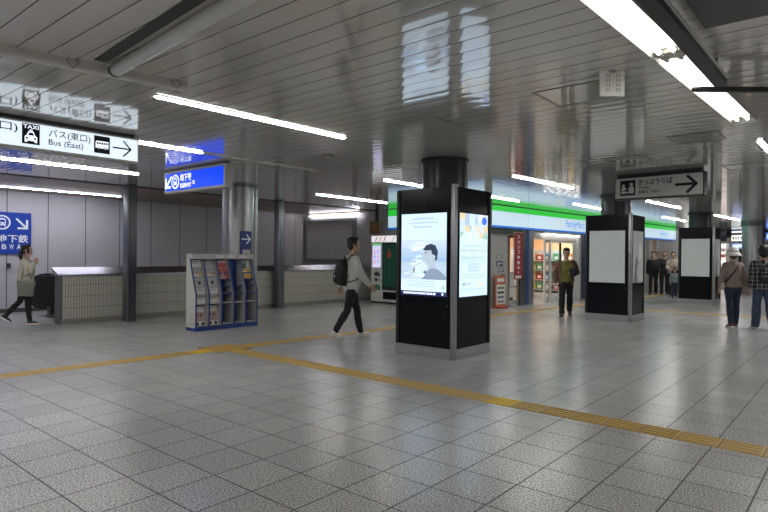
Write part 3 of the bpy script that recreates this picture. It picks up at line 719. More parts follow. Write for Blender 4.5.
# ================================================================= hanging signs
def sign_box(name, label, loc, rz, w, h, thick, face, frame, top, border=.022, gap=.05):
    """box sign hung under the ceiling; local x runs along the face, face looks along -y; origin at the lower left of the front face"""
    t = thing(name, label, 'sign', loc, rz)
    obj('housing', MB().rbox(0, w, 0, thick, 0, h, .006), frame, t)
    obj('mount', MB().box(.05, w-.05, .02, thick-.02, h-.001, top), black, t)
    a = Art((0, -.001, 0), (1,0,0), (0,0,1)); a.rect(border, border, w-border, h-border, face, 1)
    o = a.obj('face_panel', t)
    return t, (lambda: Art((0, -.001, 0), (1,0,0), (0,0,1)))

# white bus / taxi sign (runs along Y, faces the concourse); local +x = world +y
zb = 2.60; hh = .305
t, A = sign_box('bus_taxi_sign', 'long white hanging sign with taxi and bus pictograms, upper left', (-7.0, -.6, zb), PI/2, 4.12, hh, .16, lit_white, grey_frame, H-zb)
def px_y(v): return v+.6          # world y to local x
a = A()
a.text('(東口)', px_y(1.80), .155, .375, .115, ink, 2, .006); a.obj('lettering', t); a = A()
a.text('バス(東口)', px_y(2.48), .150, .45, .105, ink, 2, .006)
a.text('Bus (East)', px_y(2.48), .058, .37, .085, ink, 2, .006)
a.obj('lettering', t)
a = A(); x = px_y(2.215)            # taxi pictogram
a.rect(x, .055, x+.175, .275, ink, 2)
a.text('TAXI', x+0.011, .222, .153, .042, lit_mark, 3, .02)
a.poly([(x+0.026,.075),(x+0.026,.135),(x+0.045,.15),(x+0.063,.195),(x+0.112,.195),(x+0.130,.15),(x+0.149,.135),(x+0.149,.075),(x+0.123,.075),(x+0.123,.09),(x+0.052,.09),(x+0.052,.075)], lit_mark, 3)
a.rect(x+0.074, .197, x+0.101, .212, lit_mark, 3)
a.poly([(x+0.058,.15),(x+0.071,.18),(x+0.104,.18),(x+0.117,.15)], ink, 4); a.disc(x+0.048, .117, .011, ink, 4); a.disc(x+0.127, .117, .011, ink, 4)
a.obj('taxi_pictogram', t)
a = A(); x = px_y(2.97)            # bus pictogram
a.rect(x, .06, x+.185, .265, ink, 2)
a.poly([(x+.018,.12),(x+.018,.19),(x+.03,.205),(x+.167,.205),(x+.167,.12)], lit_mark, 3)
for k in range(5): a.rect(x+.03+k*.027, .165, x+.05+k*.027, .19, ink, 4)
for k in (.055, .13): a.disc(x+k, .12, .017, ink, 4); a.disc(x+k, .12, .009, lit_mark, 5)
a.obj('bus_pictogram', t)
a = A(); a.arrow(px_y(3.305), .155, .215, 0, ink, 2, .085); a.obj('arrow', t)

# blue underground sign (runs along X)
t, A = sign_box('underground_sign', 'lit blue hanging sign with white arrow and train symbol', (-9.68, 5.34, 2.54), 0, 1.86, .385, .14, lit_blue, grey_frame, H-2.54, .042)
def train_symbol(a, x, y, r, m, dk, l=2):
    a.disc(x, y, r, m, l, r*1.0); a.disc(x, y, r*.80, dk, l+1)
    a.poly([(x-.42*r,y-.42*r),(x-.42*r,y+.40*r),(x-.25*r,y+.58*r),(x+.25*r,y+.58*r),(x+.42*r,y+.40*r),(x+.42*r,y-.42*r)], m, l+2)
    a.rect(x-.30*r, y+.02*r, x+.30*r, y+.36*r, dk, l+3)
    a.disc(x-.24*r, y-.2*r, .08*r, dk, l+3); a.disc(x+.24*r, y-.2*r, .08*r, dk, l+3)
    a.bar(x-.25*r, y-.45*r, x-.45*r, y-.70*r, .09*r, m, l+2); a.bar(x+.25*r, y-.45*r, x+.45*r, y-.70*r, .09*r, m, l+2)
a = A(); a.arrow(.15, .19, .24, PI*1.25, lit_mark, 2, .17); a.obj('arrow', t)
a = A(); train_symbol(a, .375, .19, .125, lit_mark, lit_blue); a.obj('train_pictogram', t)
a = A(); a.text('地下鉄', .53, .185, .36, .13, lit_mark, 2, .025); a.text('SUBWAY', .53, .07, .36, .08, lit_mark, 2, .03); a.text('線', .92, .11, .07, .07, lit_mark, 2, .02); a.obj('lettering', t)

# ticket-counter sign
t, A = sign_box('ticket_sign', 'grey hanging sign with ticket counter pictogram and right arrow', (-3.50, 10.52, 2.50), -.07, 1.46, .395, .17, mat('unlit_grey_face', (.50, .49, .47), .35), black, H-2.5, .022)
gm = mat('unlit_grey_mark', (.55, .54, .52), .4)
a = A(); a.text('きっぷうりば', .42, .235, .56, .10, ink, 2, .02); a.text('Tickets', .425, .17, .19, .05, ink, 2, .015); a.text('售票处  매표소', .425, .09, .36, .058, ink, 2, .01); a.obj('lettering', t)
a = A(); a.rect(.105, .07, .37, .335, ink, 2)
a.disc(.30, .262, .03, gm, 3); a.poly([(.255,.105),(.255,.20),(.275,.228),(.325,.228),(.345,.20),(.345,.105)], gm, 3)
a.disc(.165, .245, .024, gm, 3); a.poly([(.13,.15),(.13,.20),(.145,.218),(.185,.218),(.22,.19),(.22,.17),(.19,.175),(.19,.15)], gm, 3); a.rect(.12, .105, .24, .14, gm, 3); a.obj('ticket_pictogram', t)
a = A(); a.arrow(1.19, .20, .30, 0, ink, 2, .15); a.obj('arrow', t)

# blue sign on the panelled wall (faces +x): local +x = world +y
t = thing('wall_sign', 'large blue underground sign on the panelled wall behind the woman', 'sign', (-15.86, 3.60, 1.42), PI/2)
wblue = mat('blue_sign_board', (.012, .05, .33), .35, emit=.16, ecol=(.012, .05, .36)); wmark = mat('white_sign_mark', (.78, .80, .86), .4, emit=.1)
obj('board', MB().rbox(0, 1.645, 0, .035, 0, 1.01, .005), wblue, t)
A = lambda: Art((0, -.001, 0), (1,0,0), (0,0,1))
a = A(); a.arrow(1.44, .74, .31, -PI/4, wmark, 2, .15); a.obj('arrow', t)
a = A(); train_symbol(a, 1.02, .76, .175, wmark, wblue, 2); a.obj('train_pictogram', t)
a = A(); a.text('地下鉄', .90, .275, .68, .20, wmark, 2, .02)
for k, ch in enumerate('SUBWAY'): a.text(ch, .70+k*.156, .115, .10, .125, wmark, 2, .02)
a.obj('lettering', t)
tag(obj('wall_box', MB().rbox(-15.9, -15.83, 4.72, 4.80, 1.08, 1.20, .008), mat('dark_box', (.06, .06, .065), .4)), 'small dark box on the panelled wall behind the woman', 'box')

# blue direction post behind the leaflet rack
t = thing('direction_post', 'narrow blue sign post with white arrow behind the leaflet rack', 'sign', (-10.074, 7.27, 0), PI/2)
obj('board', MB().rbox(0, .28, 0, .014, .03, 1.96, .003), blue_paint, t)
obj('foot', MB().rbox(-.02, .30, -.004, .018, 0, .03, .003), steel_dk, t)
A = lambda: Art((0, -.001, 0), (1,0,0), (0,0,1))
a = A(); a.arrow(.14, 1.79, .21, 0, wmark, 2, .12); a.obj('arrow', t)
a = A(); a.rect(.05, 1.38, .245, 1.57, mat('white_card', (.6, .6, .6), .5), 2); a.rect(.10, 1.42, .195, 1.50, grey_frame, 3); a.disc(.147, 1.535, .018, grey_frame, 3); a.obj('pictogram', t)
a = A(); a.text('下', .08, 1.18, .13, .13, wmark, 2, .02); a.obj('lettering', t)

# ================================================================= columns
def column(x, y, r, z0, z1, m, label, extra=None, group=None):
    t = thing('column', label, 'column', (x, y, z0), 0, group)
    obj('shaft', MB().cyl((0, 0), r, 0, z1-z0, 48), m, t, auto=True)
    return t
t = column(-10.446, 7.475, .345, 0, H, steel, 'round shiny steel column behind the leaflet rack')
obj('collar', MB().cyl((0,0), .36, H-.05, H, 48), steel_dk, t, auto=True)
obj('side_casing', MB().cyl((.20, .262), .085, 0, H-.06, 24), steel, t, auto=True)
for x, y, lab in ((-12.26, 5.98, 'square steel post in front of the tiled low wall, left of the leaflet rack'), (-12.38, 10.21, 'square steel post in front of the tiled low wall, right of the leaflet rack')):
    t = thing('steel_post', lab, 'column', (x, y, 0), 0, 'square steel posts along the low wall')
    obj('shaft', MB().rbox(-.107, .107, -.107, .107, 0, H, .022, seg=4), steel_dk, t, auto=True)
    obj('seam', MB().box(.10, .110, -.06, -.05, .01, H-.02), black, t)
    obj('base_ring', MB().rbox(-.12, .12, -.12, .12, 0, .04, .015), steel_dk, t, auto=True)
t = column(-3.73, 28.26, .39, 0, H, steel, 'round steel column in the distance between the two walkers at right')
obj('collar', MB().cyl((0,0), .43, H-.12, H, 40), steel_dk, t, auto=True)

# ================================================================= display kiosks
glass_dk = mat('dark_screen_frame', (.006, .006, .008), .08, spec=.5)
blank = mat('blank_backlit_sheet', (.40, .43, .42), .16, emit=.17, ecol=(.74, .82, .78), var=.12, scale=2)
blank2 = mat('pale_sheet', (.36, .37, .36), .15, emit=.14, ecol=(.7, .74, .72), var=.25, scale=4)
def E(name, c, s=1.0): return mat(name, c, .35, emit=s, ecol=c, spec=.3, var=.0)
edge_black = mat('black_edge_post', (.05, .052, .055), .35, .6); base_steel = mat('satin_steel_base', (.50, .51, .53), .33, .85, var=.14, scale=3)
def kiosk(x, y, label, art, W=1.07, D=1.03, T=2.47):
    """x, y: the near corner (largest x, smallest y)"""
    t = thing('display_kiosk', label, 'display kiosk', (x, y, 0), 0, 'square black display kiosks around columns')
    r = .03
    obj('body', MB().box(-W+r, -r, r, D-r, .145, T), black_gloss, t)
    obj('base', MB().box(-W+.004, -.004, .004, D-.004, 0, .15), base_steel, t)
    for cx, cy in ((-W+.03, .03), (-.035, .035), (-.03, D-.03), (-W+.03, D-.03)):
        near = (cx, cy) == (-.035, .035); q = .039 if near else .028
        obj('corner_post', MB().rbox(cx-q, cx+q, cy-q, cy+q, .0 if near else .14, T+.03 if near else T, .018, seg=3), steel if near else edge_black, t, auto=True)
    for bx, lk in (((-W+.09, -.09, r-.006, r), [(-.13, r-.01, .76), (-.13, r-.005, .76)]), ((-r, -r+.006, .09, D-.09), [(-r+.005, D-.12, .76), (-r+.01, D-.12, .76)])):
        dr = obj('access_door', MB().box(*bx, .16, .82), black_gloss, t); obj('lock', MB().tube(lk, .012, 12), steel_dk, dr)
    z0, z1 = .89, 2.10
    for side in (0, 1):
        if side == 0:
            s = obj('screen', MB().rbox(-W+.08, -.13, r-.012, r, z0-.02, z1+.02, .004), glass_dk, t)
            a = Art((-W+.10, r-.0135, z0), (1,0,0), (0,0,1)); w = W-.25
        else:
            s = obj('screen', MB().rbox(-r, -r+.012, .13, D-.08, z0-.02, z1+.02, .004), glass_dk, t)
            a = Art((-r+.0135, .15, z0), (0,1,0), (0,0,1)); w = D-.25
        art(a, w, z1-z0, side); a.obj('poster', s)
    return t
s0 = E('screen_sky', (.60, .76, .90), 1.0); s1 = E('screen_sea', (.27, .37, .53), .95); s2 = E('screen_foam', (.58, .70, .82), 1.0); s3 = E('screen_skin', (.38, .45, .54), 1.1)
s4 = E('screen_hair', (.03, .045, .075), 1); s5 = E('screen_jacket', (.22, .28, .38), 1); s6 = E('screen_text', (.30, .40, .52), 1.1); s7 = E('screen_navy', (.015, .02, .09), 1); s8 = E('screen_white', (.90, .95, 1), 1.0)
s9 = E('screen_pale', (.62, .79, .96), 1.0); s10 = E('screen_sand', (.72, .58, .36), 1.1); s11 = E('screen_royal', (.05, .14, .62), 1.2); s12 = E('screen_green', (.34, .52, .45), 1.1); s13 = E('screen_shade', (.40, .50, .62), 1.1)
def poster_art(a, w, h, side):
    rnd = random.Random(3+side)
    if side == 0:
        a.rect(0, 0, w, h, s0, 1)
        a.rect(0, .0, w, .065, s7, 2)                       # dark caption strip
        x = .05
        while x < w-.2: l = rnd.uniform(.02, .05); a.rect(x, .02, x+l, .05, s8, 3); x += l+.012
        a.disc(w-.06, .036, .018, s8, 3)
        for q in range(9): a.rect(0, .24+q*.065, w, .24+(q+1)*.065, E('screen_band_%d' % q, tuple(b-.05*(8-q)*c for b, c in ((.52, 1.0), (.64, .9), (.78, .62))), 1.0) if q > 3 else (s13 if q % 2 else E('screen_wave', (.45, .56, .68), 1.0)), 2)
                          # hazy sea and sky bands behind the man
        for k in range(26):
            yy = rnd.uniform(.26, .76); xx = rnd.uniform(0, w*.55); a.poly([(xx, yy), (xx+rnd.uniform(.05,.2), yy+.008), (xx+.12, yy+rnd.uniform(.02,.05)), (xx+.01, yy+.02)], s2 if k % 2 else s0, 3)
        for y, n in ((1.12, 9), (1.065, 13), (1.0, 8)):
            x0 = w/2-n*.021
            for k in range(n): a.rect(x0+k*.042, y, x0+k*.042+.03, y+(.028 if n < 13 else .02), s6, 2)
        # a man in profile, facing left, hand raised to his mouth
        X, Y = .50*w, .24
        a.poly([(X-.02,Y),(X+.03,Y+.07),(X+.10,Y+.15),(X+.17,Y+.19),(X+.29,Y+.14),(w,Y+.05),(w,Y)], s5, 4)
        a.poly([(X+.08,Y+.14),(X+.10,Y+.26),(X+.235,Y+.27),(X+.245,Y+.16),(X+.17,Y+.17)], s3, 5)
        a.poly([(X+.03,Y+.25),(X+.012,Y+.30),(X-.012,Y+.335),(X+.02,Y+.35),(X+.02,Y+.40),(X+.05,Y+.455),(X+.13,Y+.48),(X+.22,Y+.45),(X+.245,Y+.36),(X+.23,Y+.27),(X+.16,Y+.215),(X+.08,Y+.21)], s3, 6)
        a.poly([(X+.0,Y+.43),(X+.05,Y+.50),(X+.14,Y+.525),(X+.225,Y+.50),(X+.27,Y+.41),(X+.255,Y+.30),(X+.225,Y+.27),(X+.20,Y+.36),(X+.165,Y+.375),(X+.15,Y+.43),(X+.07,Y+.425)], s4, 7)
        a.disc(X+.205, Y+.335, .022, s3, 8); a.poly([(X+.035,Y+.385),(X+.075,Y+.395),(X+.075,Y+.405),(X+.033,Y+.396)], s4, 8); a.disc(X+.06, Y+.37, .010, s4, 8, .006)
        a.poly([(X-.20,Y+.07),(X-.19,Y+.17),(X-.13,Y+.245),(X-.04,Y+.265),(X+.03,Y+.25),(X+.035,Y+.20),(X-.03,Y+.15),(X-.06,Y+.05)], s2, 8)
        for k in range(4): a.bar(X-.13+k*.035, Y+.20-k*.004, X-.02+k*.02, Y+.245-k*.02, .016, s0 if k % 2 else s3, 9)
        a.poly([(X-.17,Y+.16),(X-.145,Y+.19),(X-.15,Y+.10),(X-.175,Y+.09)], s4, 9); a.poly([(X+.02,Y+.10),(X+.06,Y+.15),(X+.055,Y+.08)], s4, 9)
        for y in (.205, .17, .135):
            x = .12
            while x < w-.2: l = rnd.uniform(.03, .07); a.rect(x, y, x+l, y+.012, s6, 2); x += l+.015
        a.rect(w-.075, .10, w-.025, .165, s12, 2)
    else:
        a.rect(0, 0, w, h, s9, 1)
        cols = (s0, s10, s2, s13, s8, s12)
        for i in range(6):
            for j in range(4): a.rect(i*w/6, h-.09*(j+1), (i+1)*w/6, h-.09*j, cols[rnd.randrange(6)], 2)
        a.poly([(.30*w, h-.40), (w*.45, h-.14), (w*.72, h-.36)], s9, 3); a.poly([(0,h-.37),(.2*w,h-.25),(.36*w,h-.37)], s9, 3)
        a.disc(w*.86, h-.09, .075, s11, 4, .06); a.rect(w*.52, h-.16, w*.62, h-.05, s13, 3)
        a.poly([(w*.78,h-.36),(w*.9,h-.22),(w,h-.34),(w,h-.38)], s12, 4)
        for y, n, q in ((.72,14,.028),(.66,9,.02),(.56,16,.02),(.535,15,.012),(.50,13,.012),(.30,14,.03),(.27,12,.014),(.10,16,.014),(.07,14,.01)):
            st = (w-.10)/n
            for k in range(n):
                if rnd.random() < .9: a.rect(.05+k*st, y, .05+k*st+st*.68, y+q, s6 if q < .028 else s13, 2)
        for i in range(4):
            for j in range(3): a.rect(.30*w+i*.10*w, .36+j*.045, .38*w+i*.10*w, .395+j*.045, s13, 2)
        a.rect(.08, .16, .16, .20, s6, 2); a.rect(.19, .165, .30, .195, s13, 2); a.disc(w*.74, .17, .05, s10, 2, .03)
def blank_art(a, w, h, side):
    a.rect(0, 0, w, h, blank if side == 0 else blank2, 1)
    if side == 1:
        a.poly([(.05,.0),(w*.5,0),(w*.38,.3),(w*.55,.5),(w*.30,.62)], mat('fold_shade', (.24, .24, .24), .2, emit=.05), 2)  # shade of a fold painted as a darker flat shape
        a.poly([(.6*w,.5),(.9*w,.62),(.8*w,.95),(.55*w,.85)], mat('sheet_shine', (.5, .5, .5), .2, emit=.25), 2)  # sheen painted as a paler shape with a faint glow
kiosk(-4.462, 6.83, 'nearest black display kiosk with a lit poster of a man', poster_art)
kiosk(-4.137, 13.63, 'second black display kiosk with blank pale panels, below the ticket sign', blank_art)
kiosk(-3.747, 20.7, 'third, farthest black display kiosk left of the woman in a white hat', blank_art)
drk = mat('dark_column_cladding', (.045, .048, .055), .28, .5)
for x, y, lab in ((-4.995, 7.345, 'dark round column rising from the nearest kiosk'), (-4.67, 14.145, 'dark round column rising from the second kiosk'), (-4.28, 21.2, 'dark round column rising from the third, farthest kiosk')):
    t = column(x, y, .335, 2.475, H, drk, lab, group='column tops above the kiosks')
    obj('collar', MB().cyl((0,0), .365, H-2.475-.035, H-2.475, 48), black, t, auto=True)
    obj('edge_strip', MB().box(.30, .312, .13, .16, 0, H-2.52), steel, t)
# ================================================================= leaflet rack (faces +x); local x = world +y, local -y = world +x
RW, RD, RT = 1.42, .33, 1.40
rk = thing('leaflet_rack', 'blue and white five-column leaflet rack standing on the floor', 'rack', (-9.73, 6.03, 0), PI/2)
rwhite = mat('rack_white', (.58, .57, .54), .4); rgrey = mat('rack_grey', (.46, .46, .46), .4)
side_prof = [(0, .06), (RD, .06), (RD, RT), (.205, RT), (.185, 1.25), (.06, .86), (.0, .70)]      # (depth, z)
obj('base', MB().rbox(-.012, RW+.012, -.006, RD, 0, .065, .005), blue_paint, rk)
obj('back_panel', MB().box(0, RW, RD-.015, RD, .06, RT), blue_paint, rk)
obj('header', MB().rbox(-.012, RW+.012, .15, RD+.004, RT-.03, RT+.075, .006), mat('rack_header', (.52, .52, .52), .4), rk)
a = Art((0, .149, RT-.02), (1,0,0), (0,0,1))
hm = mat('header_mark', (.72, .72, .72), .5)
for k in range(3): a.rect(.52+k*.27, .02, .70+k*.27, .07, hm, 1)
a.obj('header_card', rk)
for k in range(6):
    x = k*RW/5
    m = rwhite if k == 0 else rgrey
    p = obj('side_panel', MB().prism([(q[0], q[1]) for q in side_prof], 'x', x-.012, x+.012), [m], rk)
    if k in (0, 5): p['label'] = 'white outer side panel' if k == 0 else 'grey outer side panel'
    mb = MB()
    fr = [(.0, .06), (.0, .70), (.06, .86), (.185, 1.25), (.205, RT)]
    for (d0, z0), (d1, z1) in zip(fr, fr[1:]):
        mb.add([(x-.014,d0-.006,z0),(x+.014,d0-.006,z0),(x+.014,d1-.006,z1),(x-.014,d1-.006,z1),(x-.014,d0+.006,z0),(x+.014,d0+.006,z0),(x+.014,d1+.006,z1),(x-.014,d1+.006,z1)],
               [(0,1,2,3),(4,7,6,5),(0,3,7,4),(1,5,6,2),(0,4,5,1),(3,2,6,7)])
    obj('edge_trim', mb, blue_paint, rk)
a = Art((-.0125, RD, .06), (0,-1,0), (0,0,1))
a.disc(RD/2+.02, .2, .045, rgrey, 1, .07); a.disc(RD/2+.02, .2, .032, rwhite, 2, .052); a.bar(RD/2-.01, .17, RD/2+.05, .23, .012, rgrey, 3); a.rect(.05, .05, RD-.03, .085, rgrey, 1)
a.obj('emblem', rk)
for k in range(5):
    x0, x1 = k*RW/5+.014, (k+1)*RW/5-.014
    for z, d in ((.085, .01), (.50, .01), (.68, .02), (.82, .06), (.95, .10), (1.08, .14), (1.20, .18)):
        if k > 1 and z > .9 and not (z in (.95, 1.08) and k in (2, 4)): continue
        s = obj('shelf', MB().box(x0, x1, d+.04, RD-.016, z-.006, z+.006), rgrey, rk)
        obj('shelf_lip', MB().box(x0, x1, d+.036, d+.043, z-.006, z+.02), blue_paint if k > 1 and z > .6 else rgrey, s)
paper = mat('white_paper', (.80, .79, .77), .5); pk = mat('pink_print', (.55, .36, .32), .5); yl = mat('yellow_print', (.55, .34, .05), .5); dk = mat('dark_print', (.05, .055, .07), .5)
gy = mat('grey_print', (.27, .27, .29), .5); rd = mat('red_print', (.42, .06, .07), .5); gn = mat('green_print', (.15, .26, .14), .5); pale = mat('pale_print', (.50, .51, .52), .5)
colname = ['leftmost', 'second', 'middle', 'fourth', 'rightmost']
def leaflet(k, z, d, h, kind, label):
    """a stack of leaflets leaning in one pocket"""
    x0, x1 = k*RW/5+.022, (k+1)*RW/5-.03; w = x1-x0
    p = Matrix.Rotation(PI/2, 4, 'Z') @ Vector((x0, d+.045, z))
    t = thing('leaflet_stack', label, 'leaflets', (-9.73+p.x, 6.03+p.y, z), PI/2, 'leaflet stacks in the rack')
    ln = .22*h
    obj('pages', MB().add([(0,0,0),(w,0,0),(w,.02,0),(0,.02,0),(0,ln,h),(w,ln,h),(w,ln+.02,h),(0,ln+.02,h)], [(0,3,2,1),(4,5,6,7),(0,1,5,4),(1,2,6,5),(2,3,7,6),(3,0,4,7)]), paper, t)
    a = Art((0, -.001, 0), (1,0,0), (0,.22,1))
    R = a.rect
    if kind == 'faces':
        R(.0,0,w,h,paper,1); R(.01,.08,w-.01,h*.72,pk,2)
        for c in (.3, .68): a.disc(w*c, h*.5, .032, dk, 3, .045); a.disc(w*c+.003, h*.46, .022, pk, 4, .032)
        R(.02,.0,w*.35,.06,dk,3); R(w*.6,0,w*.9,.06,dk,3)
    elif kind == 'dot': R(0,0,w,h,pale,1); a.disc(w*.55, h*.4, .035, dk, 2, .05); R(.02,h*.75,w-.04,h*.85,gy,2)
    elif kind == 'yellow': R(0,0,w,h,yl,1); R(.02,h*.55,w*.6,h*.75,paper,2)
    elif kind == 'red': R(0,0,w,h,rd,1); a.disc(w*.45,h*.5,.04,pk,2,.05); R(.02,.02,w-.05,.05,pale,2)
    elif kind == 'pinkred': R(0,0,w,h,pk,1); R(0,h*.3,w,h*.8,rd,2)
    elif kind == 'green': R(0,0,w,h,gn,1); R(.03,h*.1,w*.5,h*.7,dk,2); R(w*.6,h*.3,w,h,pale,2)
    elif kind == 'lines':
        R(0,0,w,h,paper,1)
        for q in range(3): R(.02,h*(.5+.14*q),w*.8,h*(.55+.14*q),gy,2)
    elif kind == 'bars':
        R(0,0,w,h,pale,1); R(0,h*.72,w,h*.86,gy,2)
        for q in range(4): R(.02+q*w*.23,h*.25,.02+q*w*.23+w*.12,h*.6,gy,2)
    a.obj('cover', t)
rows = [('faces', .095, .02, .36, 'bottom pocket'), ('lines', .515, .03, .15, 'pocket second from bottom'), ('lines', .69, .035, .13, 'pocket third from bottom'), ('dot', .835, .075, .22, 'pocket fourth from bottom'),
        ('yellow', .97, .112, .15, 'pocket fifth from bottom'), ('bars', 1.09, .15, .13, 'pocket second from top'), ('lines', 1.21, .195, .14, 'top pocket')]
for k in (0, 1):
    for kind, z, d, h, rn in rows:
        desc = {'faces': 'leaflets showing two faces', 'lines': 'white leaflets with grey lines', 'dot': 'dotted leaflets', 'yellow': 'yellow leaflets', 'bars': 'pale leaflets with grey bars'}[kind]
        if k and kind == 'lines' and z > 1: kind = 'bars'; desc = 'pale leaflets'
        leaflet(k, z+.002, d+.006, h, kind, '%s in the %s of the %s rack column' % (desc, rn, colname[k]))
leaflet(2, .97, .112, .22, 'red', 'red leaflets in the middle column of the rack, lower stack')
leaflet(2, 1.10, .15, .24, 'pinkred', 'pink and red leaflets in the middle column of the rack, upper stack')
leaflet(4, .97, .112, .20, 'yellow', 'yellow leaflets in the rightmost column of the rack, lower stack')
leaflet(4, 1.10, .15, .24, 'green', 'dark green leaflets in the rightmost column of the rack, upper stack')

# ================================================================= framed board on the back wall
t = thing('framed_board', 'large empty grey board in a dark frame on the back wall', 'board', (-15.80, 14.29, 1.24))
fm = mat('board_frame', (.30, .29, .30), .35, .3)
w, h = 2.52, 1.50; mb = MB()
mb.box(0, w, -.08, 0, 0, .1); mb.box(0, w, -.08, 0, h-.1, h); mb.box(0, .1, -.08, 0, .1, h-.1); mb.box(w-.16, w, -.08, 0, .1, h-.1)
obj('frame', mb, fm, t, bevel=.008); obj('sheet', MB().box(.1, w-.16, -.03, 0, .1, h-.1), mat('grey_sheet', (.58, .57, .58), .4, var=.1, scale=1.2), t)

# ================================================================= vending machine
VX, VY = -11.86, 13.42
t = thing('vending_machine', 'white and green vending machine behind the walking man', 'vending machine', (VX, VY, 0))
vw = mat('machine_white', (.62, .63, .60), .35); vg = mat('machine_green_panel', (.006, .03, .02), .2, coat=.5)
obj('cabinet', MB().rbox(0, 1.22, 0, .78, .05, 2.08, .02), vw, t)
obj('plinth', MB().box(.02, 1.2, .03, .76, 0, .05), black, t)
a = Art((.02, -.001, 1.88), (1,0,0), (0,0,1)); a.rect(0, 0, 1.18, .19, E('machine_header', (.80, .78, .80), .75), 1)
for k, c in enumerate((dk, E('header_red', (.6, .12, .12), .6), dk, E('header_pink', (.75, .45, .45), .7), E('header_green', (.1, .4, .2), .6), E('header_red', (.6, .12, .12), .6))):
    a.poly([(.14+k*.17, .03), (.18+k*.17, .03), (.26+k*.17, .16), (.22+k*.17, .16)], c, 2)
a.obj('header_panel', t)
d = obj('display_door', MB().rbox(.48, 1.2, -.02, .0, .42, 1.86, .008), vg, t)
a = Art((.48, -.021, .42), (1,0,0), (0,0,1)); gl = mat('door_glow', (.008, .045, .028), .15, emit=.03, ecol=(.02, .35, .18))
a.rect(.03, .12, .69, 1.36, gl, 1); a.poly([(.20,.98),(.34,.98),(.36,1.12),(.30,1.17),(.30,1.25),(.24,1.25),(.24,1.17),(.18,1.12)], mat('bottle_red', (.25, .035, .03), .3, emit=.1), 2)
for k in range(3): a.rect(.12+k*.18, .25, .125+k*.18, .95, mat('door_line', (.10, .18, .13), .3), 2)
a.obj('window', d)
a = Art((.07, -.001, 1.10), (1,0,0), (0,0,1)); a.rect(0, 0, .33, .72, E('screen_lilac', (.62, .64, .86), .8), 1); a.rect(0, .67, .33, .74, E('screen_strip', (.12, .45, .15), .8), 2)
for j in range(3):
    for i in range(2): a.rect(.05+i*.13, .42-j*.15, .14+i*.13, .53-j*.15, E('screen_item', (.35, .38, .72), .9) if (i+j) % 2 else E('screen_item_red', (.62, .35, .5), .9), 2)
a.obj('touch_screen', t)
a = Art((.07, -.001, .3), (1,0,0), (0,0,1)); a.poly([(.05,.62),(.2,.68),(.33,.60),(.28,.53),(.1,.54)], dk, 1); a.disc(.15, .42, .06, dk, 1); a.rect(.21, .40, .34, .44, gy, 1); a.obj('coin_panel', t)
a = Art((.05, -.001, .40), (1,0,0), (0,0,1)); a.poly([(.02,0),(.34,.0),(.35,.13),(.18,.19),(.03,.13)], mat('label_green', (.06, .20, .07), .4), 1); a.rect(.08, .02, .26, .05, mat('label_leaf', (.25, .40, .16), .4), 2); a.obj('front_label', t)
obj('delivery_flap', MB().rbox(.52, 1.14, -.03, 0, .14, .36, .01), black_gloss, t)
t = thing('machine_sign', 'small brown square sign hanging above the vending machine', 'sign', (-12.36, 13.9, 2.16))
obj('board', MB().rbox(0, .42, 0, .10, 0, .40, .006), mat('brown_sign', (.17, .105, .035), .4, emit=.03), t)
a = Art((0, -.001, 0), (1,0,0), (0,0,1)); a.disc(.21, .22, .11, mat('tan_mark', (.33, .24, .12), .4), 1); a.disc(.21, .22, .075, mat('brown_mark', (.10, .06, .03), .4), 2); a.rect(.18, .16, .24, .28, mat('tan_mark', (.33, .24, .12), .4), 3); a.rect(.05, .03, .37, .06, mat('brown_mark', (.1, .06, .03), .4), 2); a.obj('pictogram', t)
obj('hanger', MB().box(.24, .32, .02, .08, .40, H-2.16), black, t)

# ================================================================= escalator going down behind the low wall
es = thing('escalator', 'dark escalator entrance beside the left end of the tiled wall', 'escalator', (-14.0, 5.55, 0))
bal = mat('lightened_balustrade', (.20, .20, .21), .25, .5); bal_far = mat('far_balustrade', (.09, .09, .095), .25, .4); rub = mat('rubber_handrail', (.012, .012, .013), .35); comb = mat('comb_plate', (.07, .065, .06), .4, .4)  # near balustrade lightened in colour as a highlight, far one left darker
def bal_outline(r=.36, zc=.56, n=12):
    pts = [(math.cos(a)*r-.05, zc+math.sin(a)*r) for a in [PI*1.5-PI*i/n for i in range(n+1)]]
    return pts+[(1.6, zc+r), (7.8, zc+r-3.55), (7.8, zc-r-3.55), (1.6, zc-r)]
for sx, sy in ((.74, 0), (-.74, -.32)):
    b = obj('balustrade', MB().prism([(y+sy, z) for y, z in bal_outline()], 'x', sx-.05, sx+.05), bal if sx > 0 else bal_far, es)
    path = [(sx, y+sy, z) for y, z in bal_outline(.395)[:-2]]
    obj('handrail', MB().tube(path, (.045, .03), 10), rub, es, smooth=True)
    obj('skirt', MB().prism([(-.3, .0), (1.6, 0), (1.6, .2), (-.3, .2)], 'x', sx-.09, sx+.09), steel_dk, es)
obj('comb_plate', MB().box(-.65, .65, -.5, 1.6, 0, .012), comb, es)
mb = MB()
for k in range(16): mb.box(-.64, .64, 1.6+k*.4, 2.0+k*.4, -.55-k*.23, -.01-k*.23)
obj('step_band', mb, comb, es)

